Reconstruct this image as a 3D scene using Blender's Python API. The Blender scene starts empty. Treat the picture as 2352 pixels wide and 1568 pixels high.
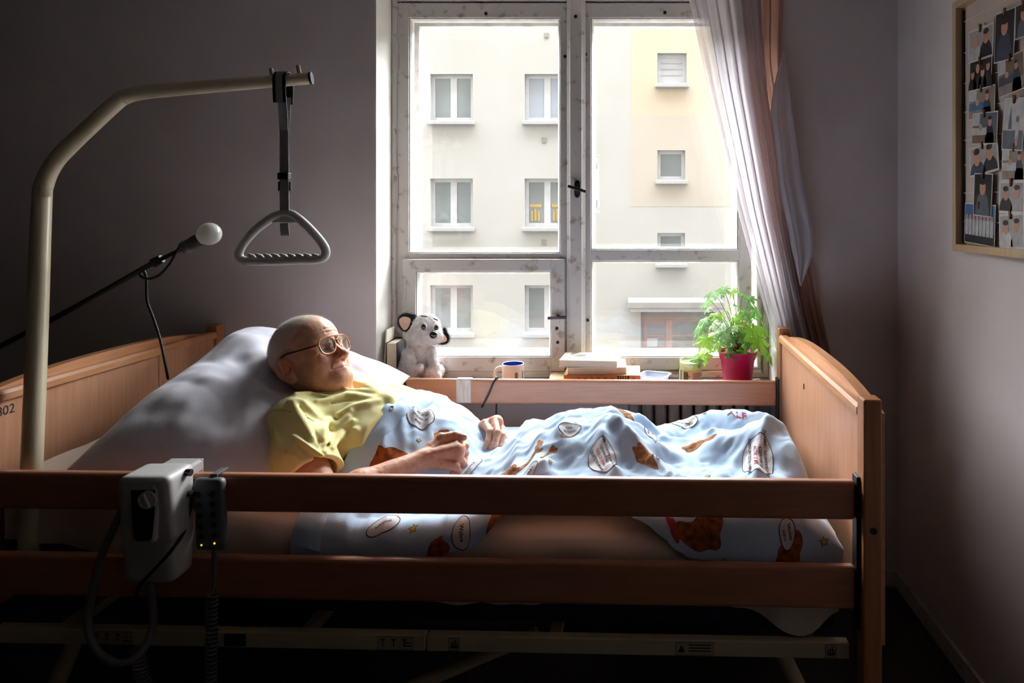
import bpy, bmesh, math, random
import numpy as np
from mathutils import Vector, Matrix

# ------------------------------------------------------------------ camera, world, light, exposure
SC = bpy.context.scene
COL = SC.collection
F, PU, PV, ZC = 1568.0, 1430.0, 490.0, 1.418      # focal length (px), principal point (px), eye height (m)
cam_d = bpy.data.cameras.new('camera')
cam_d.sensor_width = 36.0
cam_d.lens = F / 2352 * 36
cam_d.shift_x = (1176 - PU) / 2352
cam_d.shift_y = -(784 - PV) / 2352
cam_d.clip_start, cam_d.clip_end = 0.05, 300
cam = bpy.data.objects.new('camera', cam_d)
cam.location = (0, 0, ZC)
cam.rotation_euler = (math.pi / 2, 0, 0)
COL.objects.link(cam)
SC.camera = cam

world = bpy.data.worlds.new('overcast_sky')
SC.world = world
world.use_nodes = True
bg = world.node_tree.nodes['Background']
bg.inputs[0].default_value = (0.94, 0.97, 1.0, 1)
bg.inputs[1].default_value = 43.0
portal_d = bpy.data.lights.new('window_portal', 'AREA')   # sampling portal for the sky, gives no light itself
portal_d.shape = 'RECTANGLE'
portal_d.size, portal_d.size_y = 1.56, 1.62
portal_d.cycles.is_portal = True
portal = bpy.data.objects.new('window_portal', portal_d)
portal.location = (-0.19, 3.06, 1.53)
portal.rotation_euler = (-math.pi / 2, 0, 0)
COL.objects.link(portal)

SC.view_settings.view_transform = 'Standard'
SC.view_settings.look = 'None'
SC.view_settings.gamma = 1
SC.view_settings.use_curve_mapping = False
SC.view_settings.exposure = 0.0
SC.cycles.max_bounces = 12
SC.cycles.diffuse_bounces = 6
SC.cycles.transparent_max_bounces = 16
SC.cycles.use_denoising = True

PI = math.pi
RNG = random.Random(7)

def W(u, v, Y):
    """world point seen at photo pixel (u, v) at depth Y"""
    return Vector(((u - PU) * Y / F, Y, ZC - (v - PV) * Y / F))

# ------------------------------------------------------------------ materials
def srgb(r, g, b):
    f = lambda c: (c / 255 / 12.92) if c / 255 <= 0.04045 else ((c / 255 + 0.055) / 1.055) ** 2.4
    return (f(r), f(g), f(b), 1)

def lerp(a, b, t):
    return a + (b - a) * t

def shade(c, k):
    return (min(c[0] * k, 1), min(c[1] * k, 1), min(c[2] * k, 1), 1)

def mat(name, col, rough=0.6, col2=None, scale=8.0, stretch=(1, 1, 1), bump=0.0, bscale=60.0, metal=0.0,
        spec=0.5, detail=4.0, contrast=(0.35, 0.65), sss=0.0, sss_r=(0.01, 0.004, 0.002), sheen=0.0, coat=0.0, emit=None, estr=0.0,
        coords='Object', bdist=0.002, trans=0.0):
    m = bpy.data.materials.new(name)
    m.use_nodes = True
    nt = m.node_tree
    N, L = nt.nodes, nt.links
    b = N['Principled BSDF']
    b.inputs['Base Color'].default_value = col
    b.inputs['Roughness'].default_value = rough
    b.inputs['Metallic'].default_value = metal
    b.inputs['Specular IOR Level'].default_value = spec
    tc = N.new('ShaderNodeTexCoord')
    mp = N.new('ShaderNodeMapping')
    mp.inputs['Scale'].default_value = stretch
    L.new(tc.outputs[coords], mp.inputs[0])
    if col2 is None:
        col2 = shade(col, 0.9)
    nz = N.new('ShaderNodeTexNoise')
    nz.inputs['Scale'].default_value = scale
    nz.inputs['Detail'].default_value = detail
    L.new(mp.outputs[0], nz.inputs['Vector'])
    cr = N.new('ShaderNodeValToRGB')
    cr.color_ramp.elements[0].position = contrast[0]
    cr.color_ramp.elements[1].position = contrast[1]
    cr.color_ramp.elements[0].color = col2
    cr.color_ramp.elements[1].color = col
    L.new(nz.outputs['Fac'], cr.inputs[0])
    L.new(cr.outputs[0], b.inputs['Base Color'])
    if bump > 0:
        n2 = N.new('ShaderNodeTexNoise')
        n2.inputs['Scale'].default_value = bscale
        n2.inputs['Detail'].default_value = 3
        L.new(mp.outputs[0], n2.inputs['Vector'])
        bp = N.new('ShaderNodeBump')
        bp.inputs['Strength'].default_value = bump
        bp.inputs['Distance'].default_value = bdist
        L.new(n2.outputs['Fac'], bp.inputs['Height'])
        L.new(bp.outputs[0], b.inputs['Normal'])
    if sss > 0:
        b.inputs['Subsurface Weight'].default_value = sss
        b.inputs['Subsurface Radius'].default_value = sss_r
        b.inputs['Subsurface Scale'].default_value = 1.0
    if sheen > 0:
        b.inputs['Sheen Weight'].default_value = sheen
        b.inputs['Sheen Roughness'].default_value = 0.4
    if coat > 0:
        b.inputs['Coat Weight'].default_value = coat
        b.inputs['Coat Roughness'].default_value = 0.2
    if emit is not None:
        b.inputs['Emission Color'].default_value = emit
        b.inputs['Emission Strength'].default_value = estr
    if trans > 0:
        out = N['Material Output']
        tl = N.new('ShaderNodeBsdfTranslucent')
        L.new(cr.outputs[0], tl.inputs[0])
        mx = N.new('ShaderNodeMixShader')
        mx.inputs[0].default_value = trans
        L.new(b.outputs[0], mx.inputs[1])
        L.new(tl.outputs[0], mx.inputs[2])
        L.new(mx.outputs[0], out.inputs[0])
    return m

def wood(name, c1, c2, stretch, rough=0.42, scale=14.0, coat=0.15, contrast=(0.3, 0.7)):
    return mat(name, c1, rough, c2, scale, stretch, bump=0.06, bscale=40, detail=6, contrast=contrast, coat=coat)

def thin_glass(name, tint=(0.985, 0.992, 0.99, 1), refl=0.03, dirt=0.0, dirt_col=(0.9, 0.9, 0.88, 1), dirt_scale=30):
    """thin pane: clear transmission, weak mirror reflection, optional dust film"""
    m = bpy.data.materials.new(name)
    m.use_nodes = True
    nt = m.node_tree
    N, L = nt.nodes, nt.links
    N.remove(N['Principled BSDF'])
    out = N['Material Output']
    tr = N.new('ShaderNodeBsdfTransparent')
    tr.inputs[0].default_value = tint
    gl = N.new('ShaderNodeBsdfGlossy')
    gl.inputs['Roughness'].default_value = 0.03
    mx = N.new('ShaderNodeMixShader')
    lw = N.new('ShaderNodeLayerWeight')
    lw.inputs['Blend'].default_value = 0.5
    pw = N.new('ShaderNodeMath')
    pw.operation = 'POWER'
    pw.inputs[1].default_value = 4.0
    L.new(lw.outputs['Facing'], pw.inputs[0])
    ma = N.new('ShaderNodeMath')
    ma.operation = 'MULTIPLY_ADD'
    ma.inputs[1].default_value = 0.5
    ma.inputs[2].default_value = refl
    L.new(pw.outputs[0], ma.inputs[0])
    L.new(ma.outputs[0], mx.inputs[0])
    L.new(tr.outputs[0], mx.inputs[1])
    L.new(gl.outputs[0], mx.inputs[2])
    last = mx
    if dirt > 0:
        tc = N.new('ShaderNodeTexCoord')
        nz = N.new('ShaderNodeTexNoise')
        nz.inputs['Scale'].default_value = dirt_scale
        nz.inputs['Detail'].default_value = 6
        L.new(tc.outputs['Object'], nz.inputs['Vector'])
        mr = N.new('ShaderNodeMapRange')
        mr.inputs['From Min'].default_value = 0.3
        mr.inputs['From Max'].default_value = 0.75
        mr.inputs['To Min'].default_value = dirt * 0.5
        mr.inputs['To Max'].default_value = dirt
        L.new(nz.outputs['Fac'], mr.inputs['Value'])
        tl = N.new('ShaderNodeBsdfTranslucent')
        tl.inputs[0].default_value = dirt_col
        m2 = N.new('ShaderNodeMixShader')
        L.new(mr.outputs[0], m2.inputs[0])
        L.new(mx.outputs[0], m2.inputs[1])
        L.new(tl.outputs[0], m2.inputs[2])
        last = m2
    L.new(last.outputs[0], out.inputs[0])
    return m

# ------------------------------------------------------------------ object helpers
def link(name, me, parent=None, m=None, smooth=False, matrix=None):
    o = bpy.data.objects.new(name, me)
    COL.objects.link(o)
    if m is not None:
        for x in (m if isinstance(m, (list, tuple)) else [m]):
            me.materials.append(x)
    if smooth:
        me.polygons.foreach_set('use_smooth', [True] * len(me.polygons))
    if parent is not None:
        o.parent = parent
    if matrix is not None:
        o.matrix_world = matrix
    return o

def tag(o, label, cat, group=None):
    o['label'] = label
    o['category'] = cat
    if group:
        o['group'] = group
    return o

def struct(o, label=None):
    o['kind'] = 'structure'
    if label:
        o['label'] = label
    return o

def empty(name, loc=(0, 0, 0), matrix=None):
    o = bpy.data.objects.new(name, None)
    o.empty_display_size = 0.05
    COL.objects.link(o)
    if matrix is not None:
        o.matrix_world = matrix
    else:
        o.location = loc
    return o

def copy_tree(o, parent=None):
    c = o.copy()
    COL.objects.link(c)
    c.parent = parent
    for ch in list(o.children):
        copy_tree(ch, c)
    return c

def to_mesh(name, verts, faces):
    me = bpy.data.meshes.new(name)
    me.from_pydata([tuple(v) for v in verts], [], [tuple(f) for f in faces])
    me.update()
    return me

class MB:
    """collects geometry; build() links it as one mesh object"""
    def __init__(self):
        self.v, self.f, self.mi, self.sm = [], [], [], []
    def add(self, verts, faces, mi=0, smooth=False):
        o = len(self.v)
        self.v += [tuple(x) for x in verts]
        for f in faces:
            self.f.append(tuple(i + o for i in f))
            self.mi.append(mi)
            self.sm.append(smooth)
        return self
    def box(self, lo, hi, bev=0.0, mi=0, seg=2, M=None):
        bm = bmesh.new()
        bmesh.ops.create_cube(bm, size=1.0)
        lo, hi = Vector(lo), Vector(hi)
        for v in bm.verts:
            v.co = Vector((lerp(lo.x, hi.x, v.co.x + .5), lerp(lo.y, hi.y, v.co.y + .5), lerp(lo.z, hi.z, v.co.z + .5)))
        if bev > 0:
            bmesh.ops.bevel(bm, geom=bm.edges[:], offset=bev, segments=seg, profile=0.5, affect='EDGES')
        if M is not None:
            bm.transform(M)
        self.bm(bm, mi, False)
        bm.free()
        return self
    def bm(self, bm, mi=0, smooth=False):
        bm.verts.index_update()
        self.add([v.co[:] for v in bm.verts], [[v.index for v in f.verts] for f in bm.faces], mi, smooth)
        return self
    def tube(self, pts, r, n=12, mi=0, cap=True, closed=False):
        pts = [Vector(p) for p in pts]
        m = len(pts)
        rs = r if isinstance(r, (list, tuple)) else [r] * m
        V, Fs = [], []
        up = None
        for i, p in enumerate(pts):
            a = pts[(i - 1) % m] if (i > 0 or closed) else p
            b = pts[(i + 1) % m] if (i < m - 1 or closed) else p
            t = (b - a).normalized()
            if up is None:
                up = Vector((0, 0, 1)) if abs(t.z) < 0.9 else Vector((1, 0, 0))
            s = t.cross(up).normalized()
            up = s.cross(t).normalized()
            for k in range(n):
                a_ = 2 * PI * k / n
                V.append(p + (s * math.cos(a_) + up * math.sin(a_)) * rs[i])
        rng = m if closed else m - 1
        for i in range(rng):
            j = (i + 1) % m
            for k in range(n):
                l = (k + 1) % n
                Fs.append((i * n + k, i * n + l, j * n + l, j * n + k))
        self.add(V, Fs, mi, True)
        if cap and not closed:
            self.add(V[:n], [tuple(range(n))[::-1]], mi)
            self.add(V[-n:], [tuple(range(n))], mi)
        return self
    def lathe(self, prof, n=32, origin=(0, 0, 0), mi=0, axis='Z', smooth=True):
        V, Fs = [], []
        ox, oy, oz = origin
        for (r, z) in prof:
            for k in range(n):
                a = 2 * PI * k / n
                V.append((ox + r * math.cos(a), oy + r * math.sin(a), oz + z))
        for i in range(len(prof) - 1):
            for k in range(n):
                l = (k + 1) % n
                Fs.append((i * n + k, i * n + l, (i + 1) * n + l, (i + 1) * n + k))
        self.add(V, Fs, mi, smooth)
        return self
    def prism(self, poly, y0, y1, mi=0, plane='XZ'):
        n = len(poly)
        def mk(p, d):
            if plane == 'XZ': return (p[0], d, p[1])
            if plane == 'YZ': return (d, p[0], p[1])
            return (p[0], p[1], d)
        V = [mk(p, y0) for p in poly] + [mk(p, y1) for p in poly]
        Fs = [tuple(range(n)), tuple(range(n, 2 * n))[::-1]]
        for i in range(n):
            j = (i + 1) % n
            Fs.append((i, i + n, j + n, j))
        self.add(V, Fs, mi)
        return self
    def ring(self, x0, x1, z0, z1, prof, mi=0, place=None):
        """mitred rectangular frame in XZ; prof = closed polygon of (inset, y)"""
        V, Fs = [], []
        n = len(prof)
        cs = [(x0, z0, 1, 1), (x1, z0, -1, 1), (x1, z1, -1, -1), (x0, z1, 1, -1)]
        for (cx, cz, sx, sz) in cs:
            for (ins, y) in prof:
                V.append((cx + sx * ins, y, cz + sz * ins))
        for i in range(4):
            j = (i + 1) % 4
            for k in range(n):
                l = (k + 1) % n
                Fs.append((i * n + k, j * n + k, j * n + l, i * n + l))
        if place:
            V = [place(p) for p in V]
        self.add(V, Fs, mi)
        return self
    def build(self, name, m=None, parent=None, matrix=None, M=None):
        me = bpy.data.meshes.new(name)
        vs = self.v if M is None else [tuple(M @ Vector(p)) for p in self.v]
        me.from_pydata(vs, [], self.f)
        bm = bmesh.new()
        bm.from_mesh(me)
        # recalc drops nothing but orients normals outward
        bmesh.ops.recalc_face_normals(bm, faces=bm.faces[:])
        bm.to_mesh(me)
        bm.free()
        me.polygons.foreach_set('material_index', self.mi)
        me.polygons.foreach_set('use_smooth', self.sm)
        o = link(name, me, parent, m)
        if matrix is not None:
            o.matrix_world = matrix
        return o

def crom(pts, n=8, closed=False):
    """Catmull-Rom through points"""
    P = [np.array(p, float) for p in pts]
    out = []
    m = len(P)
    rng = m if closed else m - 1
    for i in range(rng):
        if closed:
            a, b, c, d = P[(i - 1) % m], P[i], P[(i + 1) % m], P[(i + 2) % m]
        else:
            a, b, c, d = P[max(i - 1, 0)], P[i], P[i + 1], P[min(i + 2, m - 1)]
        for k in range(n):
            t = k / n
            out.append(0.5 * ((2 * b) + (-a + c) * t + (2 * a - 5 * b + 4 * c - d) * t * t + (-a + 3 * b - 3 * c + d) * t ** 3))
    if not closed:
        out.append(P[-1])
    return [Vector(o) if len(o) == 3 else o for o in out]

def text_mesh(s, size=1.0, ext=0.0, bold=False):
    """flat text as (verts Nx3, faces), centred on the origin in XY"""
    cu = bpy.data.curves.new('lettering', 'FONT')
    cu.body = s
    cu.size = size
    cu.extrude = ext
    cu.align_x, cu.align_y = 'CENTER', 'CENTER'
    cu.resolution_u = 3
    if bold:
        cu.offset = 0.012 * size
    o = bpy.data.objects.new('lettering', cu)
    COL.objects.link(o)
    dg = bpy.context.evaluated_depsgraph_get()
    me = bpy.data.meshes.new_from_object(o.evaluated_get(dg))
    V = [tuple(v.co) for v in me.vertices]
    Fs = [tuple(p.vertices) for p in me.polygons]
    bpy.data.objects.remove(o)
    bpy.data.curves.remove(cu)
    bpy.data.meshes.remove(me)
    return V, Fs

# ------------------------------------------------------------------ implicit surfaces (numpy): smooth bodies as one continuous skin
def surface_nets(fun, lo, hi, h, B=8):
    """polygonise fun(P)=0 (negative inside) on a regular grid; only blocks near the surface are sampled"""
    lo, hi = np.array(lo, float), np.array(hi, float)
    nb = np.ceil((hi - lo) / (h * B)).astype(int)
    n = nb * B + 1
    cx = [lo[i] + h * B * (np.arange(nb[i]) + .5) for i in range(3)]
    P = np.stack(np.meshgrid(*cx, indexing='ij'), -1).astype(np.float32)
    dc = fun(P)
    near = np.abs(dc) < h * B * 1.25
    D = np.repeat(np.repeat(np.repeat(dc, B, 0), B, 1), B, 2)
    D = np.pad(D, ((0, 1), (0, 1), (0, 1)), mode='edge').astype(np.float32)
    D = np.where(np.abs(D) < h * B * 1.25, np.sign(D) * h * 9, D)
    loc = np.stack(np.meshgrid(*[np.arange(B + 1)] * 3, indexing='ij'), -1).reshape(-1, 3)
    bl = np.argwhere(near)
    for i in range(0, len(bl), 600):
        ijk = bl[i:i + 600][:, None, :] * B + loc[None]
        P = (lo + ijk * h).astype(np.float32)
        D[ijk[..., 0], ijk[..., 1], ijk[..., 2]] = fun(P)
    return nets_from_grid(D, lo, h)

def nets_from_grid(D, lo, h):
    n = D.shape
    S = D < 0
    cnt = np.zeros((n[0] - 1, n[1] - 1, n[2] - 1), np.int8)
    for a in (0, 1):
        for b in (0, 1):
            for c in (0, 1):
                cnt += S[a:n[0] - 1 + a, b:n[1] - 1 + b, c:n[2] - 1 + c]
    act = (cnt > 0) & (cnt < 8)
    idx = np.full(act.shape, -1, np.int64)
    ii = np.argwhere(act)
    idx[act] = np.arange(len(ii))
    acc = np.zeros((len(ii), 3))
    num = np.zeros(len(ii))
    corners = [(a, b, c) for a in (0, 1) for b in (0, 1) for c in (0, 1)]
    vals = {k: D[ii[:, 0] + k[0], ii[:, 1] + k[1], ii[:, 2] + k[2]] for k in corners}
    for k in corners:
        for ax in range(3):
            if k[ax] == 0:
                k2 = list(k)
                k2[ax] = 1
                va, vb = vals[k], vals[tuple(k2)]
                cr = (va < 0) != (vb < 0)
                t = np.where(cr, va / np.where(cr, va - vb, 1), 0)
                p = np.tile(np.array(k, float), (len(ii), 1))
                p[:, ax] = t
                acc += np.where(cr[:, None], p, 0)
                num += cr
    V = np.array(lo) + h * (ii + acc / num[:, None])
    quads = []
    for ax in range(3):
        b, c = (ax + 1) % 3, (ax + 2) % 3
        sl0 = [slice(None)] * 3
        sl1 = [slice(None)] * 3
        sl0[ax] = slice(0, n[ax] - 1)
        sl1[ax] = slice(1, n[ax])
        X = S[tuple(sl0)] != S[tuple(sl1)]
        e = np.argwhere(X)
        e = e[(e[:, b] > 0) & (e[:, c] > 0) & (e[:, b] < n[b] - 1) & (e[:, c] < n[c] - 1)]
        ins = S[e[:, 0], e[:, 1], e[:, 2]]
        def cell(db, dc):
            q = e.copy()
            q[:, b] -= db
            q[:, c] -= dc
            return idx[q[:, 0], q[:, 1], q[:, 2]]
        q = np.stack([cell(1, 1), cell(0, 1), cell(0, 0), cell(1, 0)], 1)
        q[~ins] = q[~ins][:, ::-1]
        quads.append(q)
    Q = np.concatenate(quads)
    Q = Q[(Q >= 0).all(1)]
    return V, Q

def np_mesh(name, V, Q):
    me = bpy.data.meshes.new(name)
    V = np.asarray(V, np.float32)
    Q = np.asarray(Q, np.int32)
    me.vertices.add(len(V))
    me.vertices.foreach_set('co', V.ravel())
    k = Q.shape[1]
    me.loops.add(Q.size)
    me.loops.foreach_set('vertex_index', Q.ravel())
    me.polygons.add(len(Q))
    me.polygons.foreach_set('loop_start', np.arange(0, Q.size, k, dtype=np.int32))
    me.polygons.foreach_set('use_smooth', np.ones(len(Q), bool))
    me.update(calc_edges=True)
    me.validate()
    return me

def vec(*a):
    return np.array(a, np.float32)

def s_cap(P, a, b, ra, rb=None):
    """capsule with linear taper"""
    rb = ra if rb is None else rb
    a, b = np.array(a, np.float32), np.array(b, np.float32)
    ab = b - a
    t = np.clip(((P - a) @ ab) / float(ab @ ab), 0, 1)
    d = P - a - t[..., None] * ab
    return np.sqrt((d * d).sum(-1)) - (ra + (rb - ra) * t)

def s_ell(P, c, r, R=None):
    """ellipsoid; R = 3x3 rows of local axes"""
    q = P - np.array(c, np.float32)
    if R is not None:
        q = q @ np.array(R, np.float32).T
    r = np.array(r, np.float32)
    k0 = np.sqrt(((q / r) ** 2).sum(-1))
    k1 = np.sqrt(((q / (r * r)) ** 2).sum(-1)) + 1e-9
    return k0 * (k0 - 1) / k1

def smin(a, b, k):
    h = np.clip(0.5 + 0.5 * (b - a) / k, 0, 1)
    return b * (1 - h) + a * h - k * h * (1 - h)

def smax(a, b, k):
    return -smin(-a, -b, k)

def rotm(ax, deg):
    return np.array(Matrix.Rotation(math.radians(deg), 3, ax))

class Noise:
    """cheap value-noise for wrinkles"""
    def __init__(self, seed):
        self.r = np.random.RandomState(seed)
        self.G = self.r.rand(64, 64, 64).astype(np.float32) * 2 - 1
    def __call__(self, x, y, z):
        xi, yi, zi = np.floor(x).astype(int), np.floor(y).astype(int), np.floor(z).astype(int)
        fx, fy, fz = x - xi, y - yi, z - zi
        s = lambda t: t * t * (3 - 2 * t)
        fx, fy, fz = s(fx), s(fy), s(fz)
        g = lambda a, b, c: self.G[(xi + a) & 63, (yi + b) & 63, (zi + c) & 63]
        l = lambda a, b, t: a + (b - a) * t
        return l(l(l(g(0, 0, 0), g(1, 0, 0), fx), l(g(0, 1, 0), g(1, 1, 0), fx), fy),
                 l(l(g(0, 0, 1), g(1, 0, 1), fx), l(g(0, 1, 1), g(1, 1, 1), fx), fy), fz)
NZ = Noise(3)
# ------------------------------------------------------------------ the room
WALL_Y, WIN_Y, OUT_Y = 2.60, 2.82, 2.93
RX, LX, BY, CZ = 1.048, -2.6, -3.4, 2.75
OPX0, OPX1, SILL_Z, OPZ1 = -0.945, 0.60, 0.749, 2.31

M_wall = mat('wall_paint', srgb(214, 202, 202), 0.85, srgb(205, 193, 192), 3.0, bump=0.25, bscale=90, bdist=0.0015)
M_wallR = mat('wall_paint_side', srgb(214, 202, 202), 0.8, srgb(206, 194, 193), 3.0, bump=0.25, bscale=90, bdist=0.0015)
M_unseen_wall = mat('dark_unseen_wall', srgb(60, 48, 40), 0.6, srgb(50, 40, 33), 4, stretch=(8, 8, 1))  # unseen left and front walls, made dark to cut light bounced to the bed
M_reveal = mat('reveal_paint', srgb(226, 222, 216), 0.7, srgb(205, 200, 192), 6.0, bump=0.15, bscale=60)
M_ceil = mat('ceiling_paint', srgb(178, 172, 166), 0.9, bump=0.1, bscale=60)
M_floor = mat('floor_lino', srgb(50, 40, 32), 0.55, srgb(34, 28, 23), 6.0, bump=0.05)
M_paint = mat('old_white_paint', srgb(194, 187, 183), 0.45, srgb(142, 124, 112), 26.0, bump=0.35, bscale=60, contrast=(0.27, 0.43), detail=8)
M_paint_w = mat('outer_white_paint', srgb(232, 230, 224), 0.5, srgb(205, 202, 196), 20.0, bump=0.3, bscale=70)
M_rust = mat('stained_sill_paint', srgb(200, 188, 170), 0.6, srgb(126, 98, 62), 14.0, stretch=(1, 1, 3), bump=0.3, contrast=(0.34, 0.5))
M_gap = mat('dark_gap', srgb(38, 33, 30), 0.9)
M_sill = mat('terrazzo_sill', srgb(176, 164, 158), 0.5, srgb(112, 100, 96), 160.0, bump=0.1, contrast=(0.4, 0.6))
M_glass = thin_glass('window_glass', dirt=0.0015)
M_iron = mat('worn_steel', srgb(92, 88, 86), 0.35, srgb(60, 56, 54), 30.0, metal=0.8)
M_dark_iron = mat('dark_steel', srgb(52, 50, 50), 0.4, srgb(30, 28, 28), 30.0, metal=0.7)
M_black = mat('black_plastic', srgb(22, 22, 24), 0.45)
M_rubber = mat('black_cable', srgb(16, 16, 17), 0.5)

def wallbox(name, boxes, m):
    mb = MB()
    for lo, hi in boxes:
        mb.box(lo, hi)
    return struct(mb.build(name, m))

wallbox('floor', [((LX - .2, BY - .2, -0.12), (RX + .2, 3.06, 0))], M_floor)
wallbox('ceiling', [((LX - .2, BY - .2, CZ), (RX + .2, 3.06, CZ + .15))], M_ceil)
wb = wallbox('wall_back', [((LX, WALL_Y, 0), (OPX0, 3.06, CZ)), ((OPX1, WALL_Y, 0), (RX, 3.06, CZ)),
                      ((OPX0, WALL_Y, OPZ1), (OPX1, 3.06, CZ)), ((OPX0, 2.79, 0), (OPX1, 3.06, SILL_Z - .035))], M_wall)
wallbox('wall_right', [((RX, BY, 0), (RX + .2, 3.06, CZ))], M_wallR)
wallbox('wall_left', [((LX - .2, BY, 0), (LX, 3.06, CZ))], M_unseen_wall)
wallbox('wall_front', [((LX, BY - .2, 0), (RX, BY, CZ))], M_unseen_wall)
wallbox('baseboard_right', [((RX - .012, BY, 0), (RX, WALL_Y, .06))], M_paint)
wallbox('baseboard_back', [((OPX1, WALL_Y - .012, 0), (RX - .012, WALL_Y, .06)), ((LX, WALL_Y - .012, 0), (OPX0, WALL_Y, .06))], M_paint)
# paler plaster lining of the window reveal
mb = MB()
mb.box((OPX0, WALL_Y + .001, SILL_Z), (OPX0 + .006, 2.80, OPZ1))
mb.box((OPX1 - .006, WALL_Y + .001, SILL_Z), (OPX1, 2.80, OPZ1))
mb.box((OPX0, WALL_Y + .001, OPZ1 - .006), (OPX1, 2.80, OPZ1))
struct(mb.build('trim_1', M_reveal))

# ---- window
win = struct(empty('window_1', (-.17, WIN_Y, SILL_Z)))
win['label'] = 'old double casement window with worn white paint'
IM = Matrix.Translation((-.17, WIN_Y, SILL_Z)).inverted()
def wpart(mb, name, m, parent=None):
    return mb.build(name, m, parent or win, M=IM)

def R2(u0, v0, u1, v1, Y=WIN_Y):
    a, b = W(u0, v0, Y), W(u1, v1, Y)
    return a.x, b.x, b.z, a.z          # x0, x1, z0, z1

def casement(rect, width, y0, y1, bead=0.012):
    """profile of a sash: flat face, chamfer and glazing bead"""
    w = width
    return [(0, y1), (0, y0 + .004), (.004, y0), (w - bead, y0), (w - bead + .004, y0 + .008), (w - .003, y0 + .010), (w, y0 + .018), (w, y1)]

mb = MB()
sl = MB()
sl.box((OPX0, 2.585, SILL_Z - .035), (OPX1, 2.86, SILL_Z), bev=.006)
wpart(sl, 'window_sill', M_sill)
# fixed outer frame, three steps with dark joints
x0, x1, z0, z1 = R2(898, -14, 1752, 868)
x0, x1, z0, z1 = OPX0 + .006, OPX1 - .006, SILL_Z, OPZ1 - .006
fr = MB()
fr.ring(x0, x1, z0, z1, [(0, 2.90), (0, 2.775), (.004, 2.771), (.016, 2.771), (.019, 2.78), (.021, 2.80), (.026, 2.80), (.028, 2.79), (.040, 2.79), (.043, 2.80), (.043, 2.90)])
wpart(fr, 'outer_frame', M_paint)
jb = MB()
for (xa, xb) in ((x0 + .0165, x0 + .0205), (x0 + .0405, x0 + .0445)):
    jb.box((xa, 2.7895, z0 + .02), (xb, 2.7905, z1 - .02))
wpart(jb, 'paint_crack', M_gap)

def sash(name, rect, op, y0, y1, bars=(), mats=M_paint, parent=None, npanes=2):
    """leaf with rectangular opening(s): rect/op in window pixels"""
    X0, X1, Z0, Z1 = R2(*rect)
    o = [R2(*q) for q in op]
    m = MB()
    a0, a1, b0, b1 = min(q[0] for q in o), max(q[1] for q in o), min(q[2] for q in o), max(q[3] for q in o)
    ch = .004
    # stiles and rails as separate bevelled boards butted together
    m.box((X0, y0, Z0), (a0, y1, Z1), bev=ch)
    m.box((a1, y0, Z0), (X1, y1, Z1), bev=ch)
    m.box((a0 - ch, y0 + .0005, b1), (a1 + ch, y1, Z1), bev=ch)
    m.box((a0 - ch, y0 + .0005, Z0), (a1 + ch, y1, b0), bev=ch)
    for q, r in zip(o[:-1], o[1:]):
        m.box((a0 - ch, y0 + .001, r[3]), (a1 + ch, y1, q[2]), bev=ch)
    g = wpart(m, name, mats, parent)
    for q in o[:npanes]:
        bd = MB()
        bd.ring(q[0], q[1], q[2], q[3], [(-.001, y0 + .012), (.003, y0 + .006), (.008, y0 + .014), (.010, y0 + .024), (.010, y1 - .004), (-.001, y1 - .004)])
        wpart(bd, 'glazing_bead', M_paint_w, g)
        p = MB()
        p.box((q[0] + .006, y0 + .028, q[2] + .006), (q[1] - .006, y0 + .0305, q[3] - .006))
        wpart(p, 'glass_pane', M_glass, g)
    return g

left = sash('left_casement', (914, 12, 1304, 852), [(945, 46, 1288, 580), (945, 594, 1288, 845)], 2.785, 2.83, npanes=1)
# left casement below the transom is filled by the small vent sash
vent = sash('vent_sash', (933, 593, 1300, 846), [(964, 621, 1269, 813)], 2.765, 2.82)
right = sash('right_casement', (1345, 12, 1722, 846), [(1358, 46, 1692, 572), (1358, 598, 1693, 816)], 2.785, 2.83)
mu = MB()
a = R2(1306, 6, 1344, 866)
mu.prism([(a[0] - .004, 2.79), (a[0] - .004, 2.772), (a[0] + .006, 2.764), (a[0] + .012, 2.758), (a[1] - .012, 2.758), (a[1] - .006, 2.764), (a[1] + .004, 2.772), (a[1] + .004, 2.79)], a[2], a[3], plane='XY')
wpart(mu, 'mullion', M_paint)
bt = MB()
a = R2(914, 846, 1745, 858)
bt.box((a[0], 2.772, a[2]), (a[1], 2.83, a[3]), bev=.004)
wpart(bt, 'bottom_rail', M_rust)
bt = MB()
bt.box((x0, 2.782, SILL_Z), (x1, 2.83, R2(0, 858, 1, 858)[2]), bev=.004)
wpart(bt, 'frame_foot', M_rust)
dr = MB()
a = R2(1010, 861, 1290, 867)
for i in range(9):
    dr.box((a[0] + .02 + i * .019, 2.776, SILL_Z + .001), (a[0] + .031 + i * .019, 2.7815, SILL_Z + .010), bev=.001)
wpart(dr, 'drain_slots', M_gap)
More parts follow.
